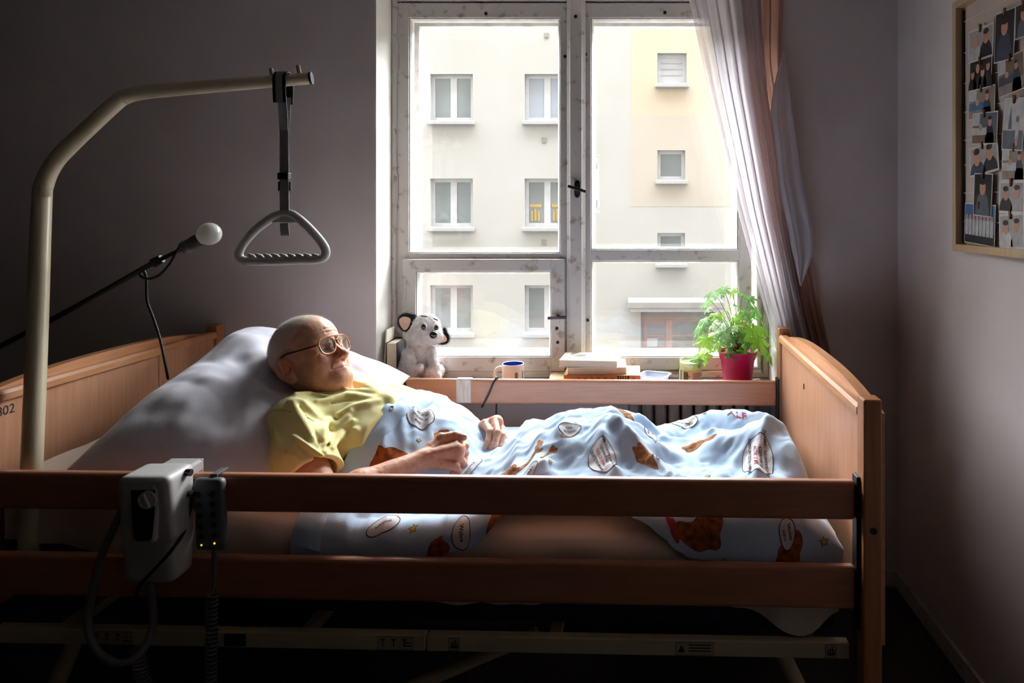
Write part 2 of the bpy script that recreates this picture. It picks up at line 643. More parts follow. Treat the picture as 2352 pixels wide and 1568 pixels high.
# outer window, seen past the inner one
for rect, op in (((900, 0, 1318, 870), [(945, 44, 1288, 580), (962, 605, 1288, 815)]), ((1330, 0, 1790, 870), [(1358, 44, 1693, 577), (1358, 592, 1693, 816)])):
    X0, X1, Z0, Z1 = R2(*rect)
    o = [R2(*q) for q in op]
    m = MB()
    a0, a1, b0, b1 = o[0][0], o[0][1], o[1][2], o[0][3]
    y0, y1 = OUT_Y, OUT_Y + .045
    for lo, hi in (((X0, y0, Z0), (a0, y1, Z1)), ((a1, y0, Z0), (X1, y1, Z1)), ((a0 - .003, y0, b1), (a1 + .003, y1, Z1)), ((a0 - .003, y0, Z0), (a1 + .003, y1, b0)), ((a0 - .003, y0, o[1][3]), (a1 + .003, y1, o[0][2]))):
        m.box(lo, hi, bev=.003)
    g = wpart(m, 'outer_casement', M_paint_w)
    for q in o:
        p = MB()
        p.box((q[0] - .004, y0 + .02, q[2] - .004), (q[1] + .004, y0 + .023, q[3] + .004))
        wpart(p, 'glass_pane', M_glass, g)
m = MB()
m.ring(OPX0, OPX1, SILL_Z - .03, OPZ1, [(0, 2.86), (.03, 2.86), (.03, 3.0), (0, 3.0)])
wpart(m, 'outer_frame', M_paint_w)
ledge = MB()
ledge.prism([(2.90, SILL_Z - .01), (3.12, SILL_Z - .05), (3.12, SILL_Z - .08), (2.90, SILL_Z - .06)], OPX0, OPX1, plane='YZ')
wpart(ledge, 'outer_ledge', M_iron)

# handles, hinges, screws
def handle(u, v, Y, tilt, plate):
    c = W(u, v, Y)
    par = None
    if plate:
        pm = MB()
        pts = [(c.x + .012 * math.cos(t), c.z + .018 * math.sin(t) + (.018 if math.sin(t) > 0 else -.018)) for t in np.linspace(0, 2 * PI, 24, endpoint=False)]
        pm.prism(pts, Y - .004, Y + .002)
        par = wpart(pm, 'handle_plate', M_iron)
        sm = MB()
        for s in (-1, 1):
            sm.tube([(c.x, Y - .0045, c.z + s * .026), (c.x, Y - .001, c.z + s * .026)], .005, 10)
        wpart(sm, 'screw', M_dark_iron, par)
    hm = MB()
    hm.tube([(c.x, Y + .002, c.z), (c.x, Y - .026, c.z)], [.009, .006], 12)
    hm.box((-.038, -.005, -.006), (.038, .005, .006), bev=.002, M=Matrix.Translation((c.x, Y - .028, c.z)) @ Matrix.Rotation(tilt, 4, 'Y'))
    wpart(hm, 'handle', M_iron, par)
handle(1326, 434, 2.757, math.radians(17), True)
handle(1281, 727, 2.764, math.radians(-2), False)
for (u, v, Y) in ((1116, 31, 2.785), (1298, 130, 2.785), (1345, 125, 2.785), (1322, 38, 2.757), (1527, 29, 2.785), (1350, 735, 2.785), (1304, 741, 2.785), (1279, 754, 2.765), (1281, 786, 2.765)):
    s = MB()
    c = W(u, v, Y)
    s.tube([(c.x, Y - .0035, c.z), (c.x, Y + .002, c.z)], .0065, 12)
    s.box((c.x - .005, Y - .0042, c.z - .001), (c.x + .005, Y - .003, c.z + .001))
    wpart(s, 'frame_screw', M_dark_iron)
for (u, v0_, v1_, Y, rr) in ((912, 96, 162, 2.785, .0055), (912, 400, 465, 2.785, .0055), (930, 637, 690, 2.766, .0055)):
    s = MB()
    a, b = W(u, v0_, Y), W(u, v1_, Y)
    mid = (a.z + b.z) / 2
    s.tube([(a.x, Y - .004, a.z), (a.x, Y - .004, mid + .001)], rr, 10)
    s.tube([(a.x, Y - .004, mid - .001), (a.x, Y - .004, b.z)], rr, 10)
    wpart(s, 'hinge', M_paint)

# radiator in the niche under the sill
M_rad = mat('radiator_enamel', srgb(120, 112, 106), 0.5, srgb(96, 88, 82), 12)
rad = tag(empty('radiator', (.28, 2.71, .12)), 'grey ribbed radiator under the window sill behind the bed', 'radiator')
RM = Matrix.Translation((.28, 2.71, .12)).inverted()
for i in range(10):
    s = MB()
    x = .045 + i * .052
    s.box((x - .022, 2.655, .13), (x + .022, 2.755, .69), bev=.018, seg=3)
    s.build('rib', M_rad, rad, M=RM)
s = MB()
s.tube([(.0, 2.71, .16), (.56, 2.71, .16)], .016, 10)
s.box((.06, 2.69, 0), (.09, 2.73, .14))
s.box((.46, 2.69, 0), (.49, 2.73, .14))
s.build('pipe', M_rad, rad, M=RM)

# thermometer fixed outside the right pane
th = tag(empty('window_thermometer', tuple(W(1370, 430, 2.99))), 'glass tube thermometer with grey end caps outside the right pane', 'thermometer')
TM = Matrix.Translation(W(1370, 430, 2.99)).inverted()
M_thg = mat('thermometer_tube', srgb(232, 236, 238), 0.2, spec=0.7)
M_thc = mat('thermometer_cap', srgb(150, 152, 158), 0.4)
c0, c1 = W(1370, 382, 2.99), W(1370, 465, 2.99)
s = MB()
s.tube([c0, c1], .011, 14)
s.build('tube', M_thg, th, M=TM)
for c, a_, b_ in ((c0, .012, -.012), (c1, .012, -.020)):
    s = MB()
    s.tube([c + Vector((0, 0, a_)), c + Vector((0, 0, b_))], .0125, 14)
    s.build('cap', M_thc, th, M=TM)
for c, d in ((c0, .045), (c1, -.042)):
    s = MB()
    s.tube([c, c + Vector((0, 0, d))], .0035, 8)
    s.tube([c + Vector((-.014, 0, d)), c + Vector((.014, 0, d))], .0035, 8)
    s.tube([c + Vector((-.006, 0, d)), Vector((c.x - .012, OUT_Y + .04, c.z + d))], .003, 8)
    s.build('bracket', M_thc, th, M=TM)

# unseen outer wall of our block, made tall and long to shade the facade
M_ext = mat('own_block_render', srgb(110, 104, 97), 0.9, srgb(102, 96, 89), 0.8)
wallbox('wall_exterior_sky_block', [((-160, 2.70, -3.9), (LX - .2, 3.06, 40)), ((RX + .2, 2.70, -3.9), (160, 3.06, 40)),
                          ((LX - .2, 2.70, CZ + .15), (RX + .2, 3.06, 40)), ((LX - .2, 2.70, -3.9), (RX + .2, 3.06, -.12))], M_ext)
# ------------------------------------------------------------------ street and the block opposite
FY = 18.0
M_fac = mat('facade_render', srgb(131, 130, 128), 0.9, srgb(128, 126, 123), 0.6, bump=0.1, bscale=20)
M_peach = mat('facade_peach', srgb(142, 130, 115), 0.9, srgb(140, 128, 112), 0.6)
M_peach2 = mat('facade_pale_peach', srgb(134, 127, 119), 0.9, srgb(132, 125, 116), 0.6)
M_ffrm = mat('facade_window_frame', srgb(149, 151, 155), 0.4)
M_fsill = mat('facade_sill', srgb(126, 126, 128), 0.6)
M_fglass = mat('facade_glass', srgb(105, 111, 113), 0.08, srgb(93, 98, 101), 0.8, spec=0.3)
M_fglass2 = mat('facade_glass_bright', srgb(123, 129, 139), 0.08, srgb(115, 122, 133), 0.8, spec=0.3)
M_blind = mat('white_blind', srgb(148, 149, 155), 0.6, stretch=(1, 1, 6))
M_vent = mat('vent_grille', srgb(101, 98, 95), 0.7)
M_yel = mat('yellow_curtain', srgb(137, 117, 73), 0.8)
M_stone = mat('entrance_stone', srgb(113, 110, 109), 0.85, srgb(105, 101, 99), 1.5)
M_door = mat('varnished_door', srgb(127, 93, 73), 0.5, srgb(116, 82, 63), 4.0, stretch=(6, 6, 1))
M_dglass = mat('door_glass', srgb(101, 94, 93), 0.1, srgb(90, 84, 85), 1.0, spec=0.3)
M_paper = mat('white_paper', srgb(148, 149, 155), 0.8)
M_street = mat('pavement', srgb(110, 106, 101), 0.9, srgb(93, 88, 85), 2.0)

GZ = -3.9
s = MB()
s.box((-160, 3.06, GZ - .3), (160, 60, GZ))
o = s.build('pavement', M_street)
o['kind'] = 'structure'

bld = tag(empty('apartment_building', (0, FY, GZ)), 'cream rendered apartment block with white framed windows across the street', 'building')
BM = Matrix.Translation((0, FY, GZ)).inverted()
def bpart(m, name, mt, parent=None):
    return m.build(name, mt, parent or bld, M=BM)
def fr_(u0, v0, u1, v1):
    return R2(u0, v0, u1, v1, FY)
dbl = []
for cu_ in (555, 772, 988, 1205):
    for v0, v1 in ((170, 276), (410, 520), (655, 763)):
        dbl.append((cu_, v0, cu_ + 98, v1))
small = [(1510, 122, 1577, 191), (1510, 345, 1574, 412), (1510, 535, 1573, 603)]
far_ = [(1790, 170, 1888, 276), (1790, 410, 1888, 520), (1790, 655, 1888, 763)]
ent = (1472, 706, 1640, 860)
openings = [fr_(*q) for q in dbl + small + far_] + [(fr_(*ent)[0], fr_(*ent)[1], GZ, fr_(*ent)[3])]
xs = sorted(set([-160.0, 160.0] + [q[0] for q in openings] + [q[1] for q in openings]))
zs = sorted(set([GZ, 7.6] + [q[2] for q in openings] + [q[3] for q in openings]))
s = MB()
for i in range(len(xs) - 1):
    for j in range(len(zs) - 1):
        cx, cz = (xs[i] + xs[i + 1]) / 2, (zs[j] + zs[j + 1]) / 2
        if any(q[0] < cx < q[1] and q[2] < cz < q[3] for q in openings):
            continue
        s.add([(xs[i], FY, zs[j]), (xs[i + 1], FY, zs[j]), (xs[i + 1], FY, zs[j + 1]), (xs[i], FY, zs[j + 1])], [(0, 1, 2, 3)])
for q in openings:
    a = [(q[0], q[2]), (q[1], q[2]), (q[1], q[3]), (q[0], q[3])]
    for k in range(4):
        p, r = a[k], a[(k + 1) % 4]
        s.add([(p[0], FY, p[1]), (r[0], FY, r[1]), (r[0], FY + .22, r[1]), (p[0], FY + .22, p[1])], [(0, 1, 2, 3)])
s.box((-160, FY + .3, GZ), (160, FY + 9, 7.6))
bpart(s, 'facade_wall', M_fac)
# coloured panels of the stair tower, 2 cm proud of the wall
for rect, mt, hole in (((1450, 52, 1700, 265), M_peach, small[0]), ((1450, 265, 1700, 474), M_peach2, small[1])):
    q, hq = fr_(*rect), fr_(*hole)
    s = MB()
    y = FY - .004
    for (xa, xb, za, zb) in ((q[0], hq[0], q[2], q[3]), (hq[1], q[1], q[2], q[3]), (hq[0], hq[1], q[2], hq[2]), (hq[0], hq[1], hq[3], q[3])):
        s.box((xa, y, za), (xb, FY, zb))
    bpart(s, 'colour_panel', mt)
def facade_window(q, kind):
    x0, x1, z0, z1 = fr_(*q)
    y = FY + .16
    s = MB()
    s.ring(x0, x1, z0, z1, [(0, y), (.09, y), (.09, y + .05), (0, y + .05)])
    if kind == 'double':
        xm = (x0 + x1) / 2 + .02
        s.box((xm - .085, y, z0 + .09), (xm + .085, y + .05, z1 - .09))
    o = bpart(s, 'window', M_ffrm)
    panes = [(x0 + .08, x1 - .08)] if kind != 'double' else [(x0 + .08, xm - .08), (xm + .08, x1 - .08)]
    for k, (a, b) in enumerate(panes):
        s = MB()
        s.box((a, y + .02, z0 + .08), (b, y + .03, z1 - .08))
        mt = M_fglass
        if q[0] == 1205 and q[1] == 170:
            mt = M_fglass2
        if kind == 'blind':
            mt = M_blind
        bpart(s, 'pane', mt, o)
        if kind == 'blind':
            for t in range(1, 4):
                s = MB()
                zz = lerp(z0 + .08, z1 - .08, t / 4)
                s.box((a, y + .012, zz - .012), (b, y + .02, zz + .012))
                bpart(s, 'slat', M_fsill, o)
        if q[0] == 1205 and q[1] == 410:
            s = MB()
            for t in range(3):
                s.box((a + .06 + t * .09, y + .01, z0 + .14), (a + .13 + t * .09, y + .019, z0 + .42 + .06 * (t % 2)), bev=.01)
            s.box((a + .03, y + .008, z0 + .50), (a + .36, y + .019, z0 + .60), bev=.01)
            bpart(s, 'yellow_curtain', M_yel, o)
    s = MB()
    s.box((x0 - .06, FY - .14, z0 - .13), (x1 + .06, FY + .16, z0 - .02), bev=.02)
    bpart(s, 'sill', M_fsill, o)
for q in dbl + far_:
    facade_window(q, 'double')
facade_window(small[0], 'blind')
facade_window(small[1], 'single')
facade_window(small[2], 'single')
for (u, v) in ((1255, 81), (1250, 322), (1250, 556)):
    q = fr_(u - 5, v - 6, u + 5, v + 6)
    s = MB()
    s.box((q[0], FY - .03, q[2]), (q[1], FY + .01, q[3]), bev=.01)
    bpart(s, 'vent', M_vent)
# entrance
q = fr_(1442, 683, 1652, 698)
s = MB()
s.box((q[0], FY - .9, q[2]), (q[1], FY, q[3]), bev=.02)
cn = bpart(s, 'entrance_canopy', M_stone)
q = fr_(1448, 698, 1650, 706)
s = MB()
s.box((q[0], FY - .8, q[2]), (q[1], FY, q[3]))
bpart(s, 'canopy_edge', M_ffrm, cn)
e = fr_(*ent)
s = MB()
d0 = fr_(1478, 736, 1615, 860)
y = FY + .30
s.box((e[0], FY + .22, GZ), (d0[0], y, e[3]))
s.box((d0[1], FY + .22, GZ), (e[1], y, e[3]))
s.box((d0[0], FY + .22, d0[3]), (d0[1], y, e[3]))
bpart(s, 'entrance_surround', M_stone)
s = MB()
zb = GZ
def dbox(u0, v0, u1, v1, yy=y - .05):
    q = fr_(u0, v0, u1, v1)
    s.box((q[0], yy, q[2]), (q[1], y, q[3]), bev=.01)
dbox(1478, 736, 1487, 872); dbox(1606, 736, 1615, 872); dbox(1530, 736, 1546, 872, y - .054)
dbox(1478, 736, 1615, 741, y - .046); dbox(1478, 772, 1615, 777, y - .046); dbox(1478, 808, 1615, 872, y - .04)
dr_ = bpart(s, 'entrance_door', M_door)
for (u0, v0, u1, v1) in ((1487, 741, 1530, 772), (1546, 741, 1606, 772), (1487, 777, 1530, 808), (1546, 777, 1606, 808)):
    q = fr_(u0, v0, u1, v1)
    s = MB()
    s.box((q[0], y - .03, q[2]), (q[1], y - .02, q[3]))
    bpart(s, 'door_pane', M_dglass, dr_)
q = fr_(1487, 781, 1511, 800)
s = MB()
s.box((q[0], y - .04, q[2]), (q[1], y - .031, q[3]))
bpart(s, 'paper_notice', M_paper, dr_)
# ------------------------------------------------------------------ care bed (local frame: x to the foot end, y to the window)
TH = math.radians(1.68)
BEDM = Matrix.Translation((.564, 2.478, 0)) @ Matrix.Rotation(-TH, 4, 'Z')
BEDI = BEDM.inverted()
M_beechX = wood('beech_rail', srgb(186, 124, 94), srgb(170, 108, 78), (1.2, 14, 14), scale=6)
M_beechZ = wood('beech_panel', srgb(200, 148, 116), srgb(186, 130, 98), (14, 14, 1.0), scale=6)
M_beechY = wood('beech_trim', srgb(204, 146, 102), srgb(186, 126, 84), (14, 1.2, 14), scale=6)
M_post = wood('beech_post', srgb(186, 124, 78), srgb(164, 104, 62), (16, 16, 1.0), scale=6)
M_beige = mat('beige_enamel', srgb(196, 180, 150), 0.4, srgb(184, 168, 138), 10)
M_blue = mat('navy_mattress_cover', srgb(28, 38, 66), 0.6, srgb(20, 28, 50), 20)
M_slot = mat('black_guide_channel', srgb(24, 22, 26), 0.5)
M_mark = mat('marker_ink', srgb(40, 22, 16), 0.6)
M_tape = mat('paper_tape', srgb(214, 204, 198), 0.6, srgb(190, 176, 168), 12, stretch=(6, 6, 1), bump=0.3)
M_stick = mat('type_sticker', srgb(170, 156, 130), 0.5)
M_stick_ink = mat('sticker_ink', srgb(40, 32, 30), 0.6)
M_cream = mat('cream_tube', srgb(200, 186, 158), 0.35, srgb(192, 176, 146), 8, coat=0.2)

bed = empty('care_bed', matrix=BEDM)
tag(bed, 'beech wood care bed with slatted side rails and arched end boards', 'bed')

def arch_board(xc, s, name, seam):
    """end board: framed inner panel, bevelled straight trim, arched board behind; s=+1 foot, -1 head"""
    y0, y1 = -.900, -.002
    zt = .958
    e = empty(name)
    e.parent = bed
    pm = MB()
    x_in, x_bk = xc + s * .014, xc + s * .030
    if seam is None:
        pm.box((min(x_in, x_bk), y0, .46), (max(x_in, x_bk), y1, zt))
    else:
        pm.box((min(x_in, x_bk), y0, .46), (max(x_in, x_bk), seam - .0015, zt))
        pm.box((min(x_in, x_bk), seam + .0015, .46), (max(x_in, x_bk), y1, zt))
    pm.build('panel', M_beechZ, e)
    tm = MB()
    a, b = xc + s * .003, xc + s * .030
    poly = [(a, zt - .004), (a, zt + .012), (a + s * .006, zt + .020), (b, zt + .020), (b, zt - .004)]
    segs = [(y0, y1)] if seam is None else [(y0, seam - .001), (seam + .001, y1)]
    for (p, q) in segs:
        V = [(x, p, z) for x, z in poly] + [(x, q, z) for x, z in poly]
        tm.add(V, [(0, 1, 2, 3, 4), (9, 8, 7, 6, 5)] + [(i, (i + 1) % 5, (i + 1) % 5 + 5, i + 5) for i in range(5)])
    tm.build('top_trim', M_beechY, e)
    am = MB()
    n = 40
    prof = []
    for i in range(n + 1):
        t = i / n
        y = lerp(y0 - .03, y1 + .03, t)
        prof.append((y, zt + .006 + .040 * (1 - abs(2 * t - 1) ** 2.6)))
    p0, p1 = xc + s * .030, xc + s * .058
    poly = [(y0 - .03, .44)] + prof + [(y1 + .03, .44)]
    am.prism(poly, min(p0, p1), max(p0, p1), plane='YZ')
    am.build('arched_board', M_beechY, e)
    for (ya, yb) in ((-.948, -.900), (.0, .048)):
        po = MB()
        xa, xb = xc + s * .004, xc + s * .046
        zl = .0 if True else .3
        po.box((min(xa, xb), ya, .03), (max(xa, xb), yb, 1.0), bev=.004)
        o = po.build('post', M_post, e)
        ft = MB()
        xm = (xa + xb) / 2
        ft.tube([(xm, (ya + yb) / 2, 0), (xm, (ya + yb) / 2, .032)], .018, 12)
        ft.build('foot', M_black, o)
    return e
fb = arch_board(.0, 1, 'footboard', None)
hb = arch_board(-2.07, -1, 'headboard', -.29)
# bolt cap on the near foot post, knot hole in the foot panel
s = MB()
s.tube([(.0265, -.950, .706), (.0265, -.946, .706)], .0075, 16)
s.build('bolt_cap', M_black, fb)
s = MB()
s.box((.0125, -.345, .868), (.0142, -.335, .885), bev=.0008)
s.build('panel_nick', M_slot, fb)
# handwriting on the head panel
V, Fs = text_mesh('I -802', .034)
s = MB()
s.add([(-2.0835, -.74 + 0 * p[0], 0) for p in V][:0], [])
M2 = [(-2.0834, -.846 + p[0], .925 + p[1]) for p in V]
s.add(M2, Fs)
s.build('lettering', M_mark, hb)

def rail(name, y0, y1, z0, z1, xa=-2.062, xb=-.004):
    m = MB()
    m.box((xa, y0, z0), (xb, y1, z1), bev=.010, seg=4)
    for i in range(len(m.sm)):
        m.sm[i] = False
    return m.build(name, M_beechX, bed)
rail('side_rail', -.922, -.896, .717, .806)
rail('side_rail', -.922, -.896, .513, .612)
rail('side_rail', .0, .026, .717, .808)
rail('side_rail', .0, .026, .518, .630)
for (ya, yb) in ((-.926, -.892), (-.004, .030)):
    for (xa, xb) in ((-.0045, .0045), (-2.075, -2.064)):
        s = MB()
        s.box((xa, ya, .47), (xb, yb, .818), bev=.002)
        s.build('guide_channel', M_slot, bed)

# lifting frame
fm = MB()
for y in (-.885, -.035):
    fm.box((-2.05, y - .012, .385), (-1.0035, y + .012, .423), bev=.003)
    fm.box((-1.0005, y - .012, .385), (-.012, y + .012, .423), bev=.003)
for x in (-1.9, -1.3, -.7, -.1):
    fm.box((x - .015, -.873, .392), (x + .015, -.047, .417), bev=.003)
fm.build('frame', M_beige, bed)
def strut(p, q, r, name='strut'):
    s = MB()
    s.tube([p, q], r, 10)
    return s.build(name, M_beige, bed)
for y in (-.82, -.10):
    strut((-.17, y, .385), (-.03, y, .10), .020, 'leg')
    strut((-1.90, y, .385), (-2.02, y, .10), .020, 'leg')
    strut((-.75, y, .385), (-1.35, y, .12), .016, 'scissor_arm')
    s = MB()
    s.box((-2.03, y - .02, .085), (.0, y + .02, .12), bev=.004)
    s.build('base_rail', M_beige, bed)
s = MB()
s.tube([(-1.1, -.46, .30), (-.75, -.46, .33)], .045, 16)
s.build('lift_motor', M_black, bed)
for (x, y) in ((-1.95, -.82), (-1.95, -.10), (-.08, -.82), (-.08, -.10)):
    s = MB()
    s.tube([(x, y - .014, .05), (x, y + .014, .05)], .05, 20)
    s.box((x - .012, y - .022, .05), (x + .012, y + .022, .105), bev=.003)
    s.build('castor', M_black, bed)
# stickers on the near frame rail
for (x, w, kind) in ((-1.075, .085, 'list'), (-.935, .026, 'hand'), (-.37, .088, 'warn'), (-.055, .026, 'hand'), (-1.76, .1, 'list'), (-1.46, .052, 'dark')):
    s = MB()
    y = -.8975
    s.box((x - w / 2, y - .0006, .389), (x + w / 2, y, .419))
    o = s.build('sticker', M_stick_ink if kind == 'dark' else M_stick, bed)
    s = MB()
    y -= .0008
    def ink(x0, x1, z0, z1):
        s.add([(x0, y, z0), (x1, y, z0), (x1, y, z1), (x0, y, z1)], [(0, 1, 2, 3)])
    a, b = x - w / 2, x + w / 2
    for (p, q, r, t) in ((a, b, .3885, .3895), (a, b, .4185, .4195), (a, a + .001, .389, .419), (b - .001, b, .389, .419)):
        ink(p, q, r, t)
    if kind == 'list':
        for k in range(3):
            ink(a + .008 + k * .026, a + .018 + k * .026, .410, .414)
            ink(a + .011 + k * .026, a + .014 + k * .026, .396, .410)
        ink(b - .024, b - .005, .396, .399); ink(b - .024, b - .005, .404, .406)
    elif kind == 'warn':
        s.add([(a + .005, y, .395), (a + .022, y, .395), (a + .0135, y, .412)], [(0, 1, 2)])
        for k in range(3):
            ink(a + .03, b - .006, .397 + k * .007, .400 + k * .007)
    elif kind == 'hand':
        for k in range(4):
            ink(x - .008 + k * .005, x - .005 + k * .005, .397, .408 + .003 * (k % 3))
        ink(x - .008, x + .009, .394, .400)
    if kind != 'dark':
        s.build('sticker_print', M_stick_ink, o)

# grab pole on the bed
pole_w = [W(66, 1290, 1.655), W(72, 1090, 1.67), W(84, 800, 1.74), W(96, 470, 1.83), W(101, 425, 1.84), W(118, 385, 1.85), W(150, 345, 1.86), W(262, 240, 1.90), W(288, 223, 1.91), W(318, 214, 1.92), W(360, 209, 1.93), W(500, 197, 1.96), W(712, 179.5, 2.0)]
pole_d = [43, 42, 41, 38, 37, 36, 36, 34, 33, 33, 32, 30, 27]
pts = crom([tuple(p) for p in pole_w], 6)
dia = []
for i in range(len(pole_w) - 1):
    for k in range(6):
        dia.append(lerp(pole_d[i], pole_d[i + 1], k / 6))
dia.append(pole_d[-1])
s = MB()
s.tube(pts, [d / 2 * p.y / F for d, p in zip(dia, pts)], 20)
gp = s.build('grab_pole', M_cream, bed, M=BEDI)
e_ = W(712, 179.5, 2.0)
dirv = (W(712, 179.5, 2.0) - W(500, 197, 1.96)).normalized()
s = MB()
s.tube([e_ - dirv * .001, e_ + dirv * .006], .0182, 20)
s.build('end_cap', M_black, gp, M=BEDI)
for (u, v, Y) in ((622, 157, 1.985), (684, 150, 1.995)):
    s = MB()
    c = W(u, v, Y)
    s.tube([c, W(u + 5, v + 25, Y)], .0058, 10)
    s.build('stop_pin', M_cream, gp, M=BEDI)
s = MB()
c = W(111, 438, 1.82)
for k in range(5):
    pass
lab_n = 8
V = []
for k in range(lab_n + 1):
    a = math.radians(lerp(-62, 0, k / lab_n))
    for zz in (W(108, 452, 1.83).z, W(108, 426, 1.83).z):
        ctr = W(97.5, 445, 1.832)
        V.append((ctr.x + math.cos(a) * .0226, ctr.y + math.sin(a) * .0226, zz))
s.add(V, [(2 * k, 2 * k + 2, 2 * k + 3, 2 * k + 1) for k in range(lab_n)])
s.build('pole_sticker', M_stick, gp, M=BEDI)
# ------------------------------------------------------------------ mattress, sheet, pillow, duvet
FLAT_Z, HINGE_X, INC = .650, -1.17, math.radians(8)      # bed-local: flat part, hinge of the raised back part
def mat_top(x):
    return FLAT_Z + np.maximum(0, HINGE_X - x) * math.tan(INC) + .012 * np.exp(-((x - HINGE_X) / .08) ** 2)

def loft(sections, closed=True, caps=True):
    n = len(sections[0])
    V = [p for s_ in sections for p in s_]
    Fs = []
    for i in range(len(sections) - 1):
        for k in range(n if closed else n - 1):
            l = (k + 1) % n
            Fs.append((i * n + k, i * n + l, (i + 1) * n + l, (i + 1) * n + k))
    if caps and closed:
        Fs.append(tuple(range(n))[::-1])
        Fs.append(tuple(range((len(sections) - 1) * n, len(sections) * n)))
    return V, Fs

def rrect(y0, y1, z0, z1, r, n=5):
    out = []
    for (cy, cz, a0) in ((y1 - r, z1 - r, 0), (y0 + r, z1 - r, 90), (y0 + r, z0 + r, 180), (y1 - r, z0 + r, 270)):
        for k in range(n + 1):
            a = math.radians(a0 + 90 * k / n)
            out.append((cy + r * math.cos(a), cz + r * math.sin(a)))
    return out

secs = []
for x in np.concatenate([[-2.045, -2.04], np.linspace(-2.03, -.05, 46), [-.04, -.032]]):
    zt = float(mat_top(x))
    ins = .02 if x < -2.042 or x > -.035 else 0
    secs.append([(x, y, z) for y, z in rrect(-.864 + ins, -.030 - ins, zt - .222 + ins, zt - .006 - ins, .03 - ins * .5)])
V, Fs = loft(secs)
mattress = link('mattress', to_mesh('mattress', V, Fs), None, M_blue, smooth=True, matrix=BEDM)
tag(mattress, 'navy blue foam mattress with raised head end on the care bed', 'mattress')

M_sheet = mat('sheet_cotton', srgb(214, 196, 182), 0.85, srgb(204, 186, 172), 5, bump=0.25, bscale=300, bdist=0.0006, sheen=0.1)
secs = []
for x in np.linspace(-2.048, -.028, 120):
    zt = float(mat_top(x))
    zb = zt - .155 + .012 * math.sin(x * 9) + (-.055 * math.exp(-((x + .12) / .075) ** 2))
    y0, y1 = -.868, -.026
    w = .003 * math.sin(x * 31) + .002 * math.sin(x * 67 + 1)
    r = .032
    sec = []
    for z in np.linspace(zb, zt - r, 6):
        sec.append((x, y0 - .004 - w * (zt - z) * 12 - (.012 * math.exp(-((x + .12) / .08) ** 2) if z < zt - .12 else 0), z))
    for k in range(1, 6):
        a = math.radians(180 - 90 * k / 6)
        sec.append((x, y0 + r + r * math.cos(a), zt - r + r * math.sin(a)))
    for y in np.linspace(y0 + r, y1 - r, 16):
        sec.append((x, y, zt + .002 * math.sin(y * 40 + x * 13) * math.sin(x * 21)))
    for k in range(1, 6):
        a = math.radians(90 - 90 * k / 6)
        sec.append((x, y1 - r + r * math.cos(a), zt - r + r * math.sin(a)))
    for z in np.linspace(zt - r, zb, 5):
        sec.append((x, y1 + .002, z))
    secs.append(sec)
V, Fs = loft(secs, closed=False, caps=False)
sheet = link('bed_sheet', to_mesh('bed_sheet', V, Fs), None, M_sheet, smooth=True, matrix=BEDM)
tag(sheet, 'pale beige cotton sheet stretched over the mattress', 'sheet')

# ---- pillow
M_pillow = mat('pillow_flannel', srgb(214, 212, 222), 0.9, srgb(204, 201, 212), 7, bump=0.5, bscale=420, bdist=0.0008, sheen=0.25)
def pillow(name, c, a, b, A, B, T, seed, dents=(), sag=None, m=M_pillow):
    c, a, b = np.array(c), np.array(a, float), np.array(b, float)
    a /= np.linalg.norm(a)
    n_ = np.cross(b, a)
    n_ /= np.linalg.norm(n_)
    if n_[2] < 0: n_ = -n_
    b = np.cross(a, n_)
    if b[0] < 0: b = -b
    N = 110
    t = np.linspace(-1, 1, N)
    t = np.sign(t) * (1 - (1 - np.abs(t)) ** 1.25)
    p, q = np.meshgrid(t, t, indexing='ij')
    prof = (np.clip(1 - np.abs(p) ** 2.6, 0, 1) * np.clip(1 - np.abs(q) ** 2.6, 0, 1)) ** .5
    pe = p * (1 - .10 * (1 - q ** 2) * np.abs(p) ** 3)
    qe = q * (1 - .10 * (1 - p ** 2) * np.abs(q) ** 3)
    base = c + A * pe[..., None] * a + B * qe[..., None] * b
    x, y, z = base[..., 0], base[..., 1], base[..., 2]
    w = .020 * NZ(x * 5 + seed, y * 5, z * 5) + .011 * NZ(x * 11 + 9 + seed, y * 11, z * 11)
    ang = x * 13 + y * 24
    w += .016 * (np.abs(NZ(ang * .45 + seed, y * 4, x * 4)) - .3)
    w += .005 * NZ(x * 26 + seed, y * 26, z * 26) + .006 * (np.abs(NZ(x * 17 + seed, y * 9, z * 13)) - .3)
    top = T * prof * 1.15 + w * prof
    for (dx, dy, r, dep) in dents:
        d2 = ((x - dx) ** 2 + (y - dy) ** 2) / r ** 2
        top -= dep * np.exp(-d2)
    up = base + top[..., None] * n_
    dn = base - (T * .95 * prof)[..., None] * n_
    if sag is not None:
        for arr in (up, dn):
            arr[..., 2] -= sag(arr[..., 0], arr[..., 1])
    V = np.concatenate([up.reshape(-1, 3), dn.reshape(-1, 3)])
    idx = np.arange(N * N).reshape(N, N)
    q1 = np.stack([idx[:-1, :-1], idx[1:, :-1], idx[1:, 1:], idx[:-1, 1:]], -1).reshape(-1, 4)
    q2 = q1[:, ::-1] + N * N
    me = np_mesh(name, V, np.concatenate([q1, q2]))
    bm = bmesh.new()
    bm.from_mesh(me)
    bmesh.ops.remove_doubles(bm, verts=bm.verts, dist=.0008)
    bmesh.ops.recalc_face_normals(bm, faces=bm.faces)
    bm.to_mesh(me)
    bm.free()
    me.polygons.foreach_set('use_smooth', [True] * len(me.polygons))
    return link(name, me, None, m)
